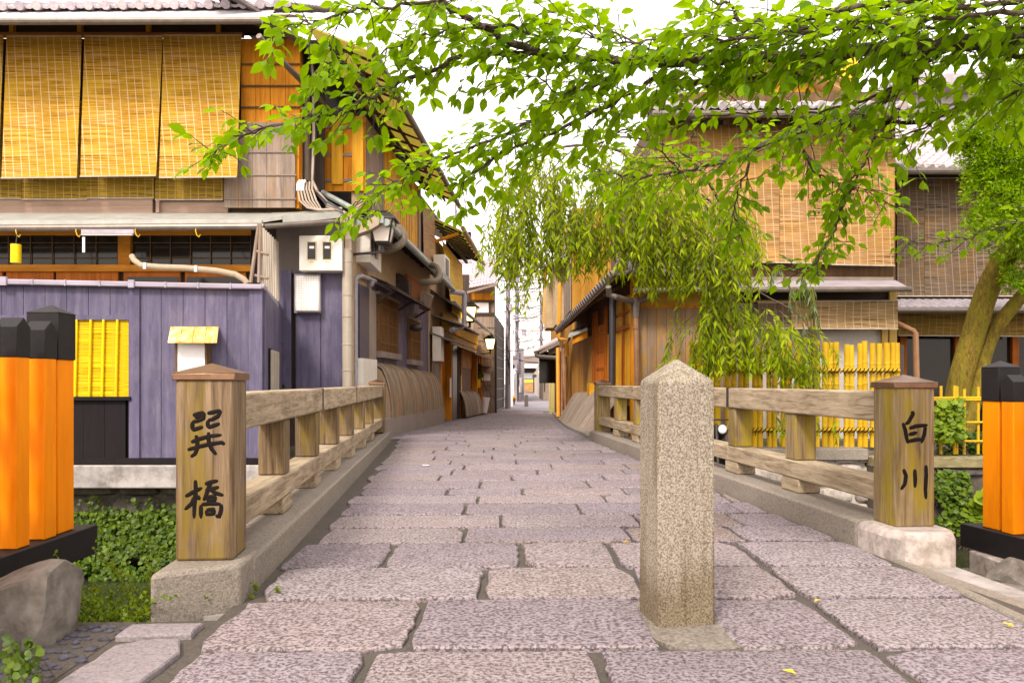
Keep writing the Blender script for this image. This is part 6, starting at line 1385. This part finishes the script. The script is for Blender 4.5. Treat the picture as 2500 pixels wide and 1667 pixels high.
for cx_,cy_,rad,Yd in clumps:
    c_ = Q(cx_,cy_,Yd); r_ = rad*k_/F*Yd; lb_m.tube(smooth_path([Q(2420,480,13.2),(Q(2420,480,13.2)+c_)/2+Vector((0,0,-0.2)),c_],4),[0.05]*4+[0.03]*4+[0.012],6)
    for s_ in range(int(40+r_*r_*480)):
        d = rv(re_).normalized(); q = c_ + Vector((d.x*r_,d.y*r_*0.9,d.z*r_))*(re_.random()**0.4)
        for k in range(9):
            a_ = rv(re_).normalized(); ld = (a_+d*0.6+Vector((0,0,0.25))); l_ = re_.uniform(0.055,0.10); le.add(q+a_*0.03, ld, Vector((0,0,1))+rv(re_)*0.6, l_, l_*0.36)
part('limb', lb_m, M['bark'], ev); le.build('crown', T_LN, M['leaf_ever'], ev)

# ------------------------------------------------------------------ ivy, bank greenery, weeds
def ivy(name, label, region, Yf, n, sc, seed, cat='ivy', kind=None, mat='leaf_ivy', up=0.2):
    r_ = random.Random(seed); L = Leaves(); pts = []; stems = MB()
    for _ in range(n):
        for _t in range(20):
            px = r_.uniform(region[0],region[1]); py = r_.uniform(region[2],region[3])
            if mnoise.noise(Vector((px*0.012,py*0.012,seed))) > -0.5: break
        Y = Yf(px,py)+r_.uniform(-0.12,0.06); p_ = P(px,py,Y); pts.append(p_); l_ = r_.uniform(0.6,1.25)*sc
        L.add(p_, Vector((r_.uniform(-1,1),r_.uniform(-0.6,0.2),r_.uniform(-0.9,0.2))), Vector((0,-0.8,0.6))+rv(r_)*0.4, l_, l_*0.9)
    a_ = np.array(pts); loc = ((a_[:,0].min()+a_[:,0].max())/2,(a_[:,1].min()+a_[:,1].max())/2,a_[:,2].min())
    t_ = T(name,label,cat,loc)
    for k in range(14):
        a0 = pts[r_.randrange(len(pts))]; stems.tube([a0+Vector((0,0.1*sc*10,0)),a0+Vector((r_.uniform(-.2,.2),0.8*sc,-0.2))*1.0 if sc > 0.05 else a0+Vector((0.01,0.02,-0.03)),a0+Vector((r_.uniform(-3,3)*sc,sc,-5*sc))],0.05*sc,4)
    part('stems', stems, M['bark'], t_); L.build('foliage', T_IV, M[mat], t_)
    if kind:
        t_['kind'] = kind
    return t_
ivy('ground_ivy','dense small leaved green ivy mat covering the river bank under the concrete slab','' or (-150,580,1246,1425),lambda px,py: 11.12-(py-1246)/180*0.75,8200,0.058,3)
ivy('ground_ivy','ivy spread on the upper damp wall under the slab, darker and sparser','' or (-150,580,1205,1262),lambda px,py: 11.10,240,0.06,4)
ivy('wall_ivy','small dark green ivy climbing the purple boards beside the annex corner',(655,682,822,960),lambda px,py: 13.72,120,0.10,6)
ivy('bank_shrub','leafy green shrub hanging over the right river wall beside the lettered post',(2285,2368,1148,1290),lambda px,py: 12.55-(py-1148)/140*0.3,900,0.075,7,'shrub')
ivy('bank_fern','bright green broad leaved weed at the water edge right of the hanging shrub',(2362,2425,1225,1280),lambda px,py: 12.2,260,0.10,9,'plant',mat='leaf_weed')
ivy('bank_plant','tall pale green young plant above the water before the right orange fence',(2385,2425,1195,1235),lambda px,py: 12.1,16,0.20,10,'plant',mat='leaf_weed')
ivy('trellis_shrub','light green leafy shrub growing through the low bamboo trellis',(2285,2352,975,1075),lambda px,py: 12.75,420,0.09,13,'shrub',mat='leaf_weed')
ivy('garden_undergrowth','dark undergrowth behind the low bamboo trellis',(2290,2500,1050,1115),lambda px,py: 13.3,320,0.10,14,'undergrowth',kind='stuff')
ivy('river_moss','small water plants at the foot of the right river wall',(2300,2345,1268,1300),lambda px,py: 12.3,120,0.07,15,'plant',mat='leaf_weed')
ivy('creeping_plant','small round leaved creeper at the foot of the boulders, lower left corner',(15,92,1555,1667),lambda px,py: 2.76-(py-1545)/122*0.18,120,0.024,16,'plant')
def weed(name, label, base, n, h, seed, spread):
    r_ = random.Random(seed); b = Vector(base); t_ = T(name,label,'weed',base); st = MB(); L = Leaves()
    for i in range(n):
        d = Vector((r_.uniform(-spread,spread),r_.uniform(-spread*0.6,spread*0.3),1)); hh = h*r_.uniform(0.65,1.15); pts = []; k = 9
        bb = b+Vector((r_.uniform(-0.14,0.14),r_.uniform(-0.1,0.1),0))
        for j in range(k+1): f = j/k; pts.append(bb + d*hh*f + Vector((d.x*0.25*f*f*hh*2,0,-0.22*f*f*hh)))
        st.tube(pts,[lerp(0.004,0.0016,j/k) for j in range(k+1)],4,False)
        for j in range(2,k+1):
            for s_ in range(6):
                q = pts[j-1].lerp(pts[j],r_.random()); l_ = r_.uniform(0.014,0.032)*(0.45 if h < 0.1 else 1); L.add(q+rv(r_)*0.006, rv(r_), rv(r_), l_, l_*0.8)
            if r_.random() < 0.6:
                br = Vector((r_.uniform(-1,1),r_.uniform(-0.5,0.3),r_.uniform(0,0.8))).normalized()*hh*0.22; st.tube([pts[j],pts[j]+br],[0.0016,0.001],3,False)
                for s_ in range(11): q = pts[j]+br*r_.random(); l_ = r_.uniform(0.012,0.026)*(0.4 if h < 0.1 else 1); L.add(q+rv(r_)*0.004, rv(r_), rv(r_), l_, l_*0.8)
        if h > 0.1 and r_.random() < 0.7: l_ = r_.uniform(0.06,0.13); L.add(pts[3], Vector((r_.uniform(-1,1),r_.uniform(-.5,.3),0.5)), rv(r_)+Vector((0,0,1)), l_, l_*0.22)
    part('stems', st, M['leaf_weed'], t_); L.build('foliage', T_LN, M['leaf_weed'], t_)
weed('river_weed','sprawling yellow green seeding weed beside the left stone end block',(X(370,3.95),3.95,-0.62),34,0.85,2,0.5)
weed('river_weed','seeding weed nearer the paving edge below the stone end block',(X(265,3.62),3.62,-0.30),22,0.42,5,0.6)
weed('river_weed','seeding weed between boulder and water, left of the others',(X(235,4.0),4.0,-0.62),18,0.6,8,0.5)
weed('kerb_weed','tiny tuft of weed in the joint at the left kerb foot',(X(642,3.95),3.95,0.0),4,0.045,9,0.6)
ivy('planter_fern','small green plant in the yellow bamboo planter by the post lantern',(1156,1172,888,914),lambda px,py: 33.0,40,0.22,19,'plant')
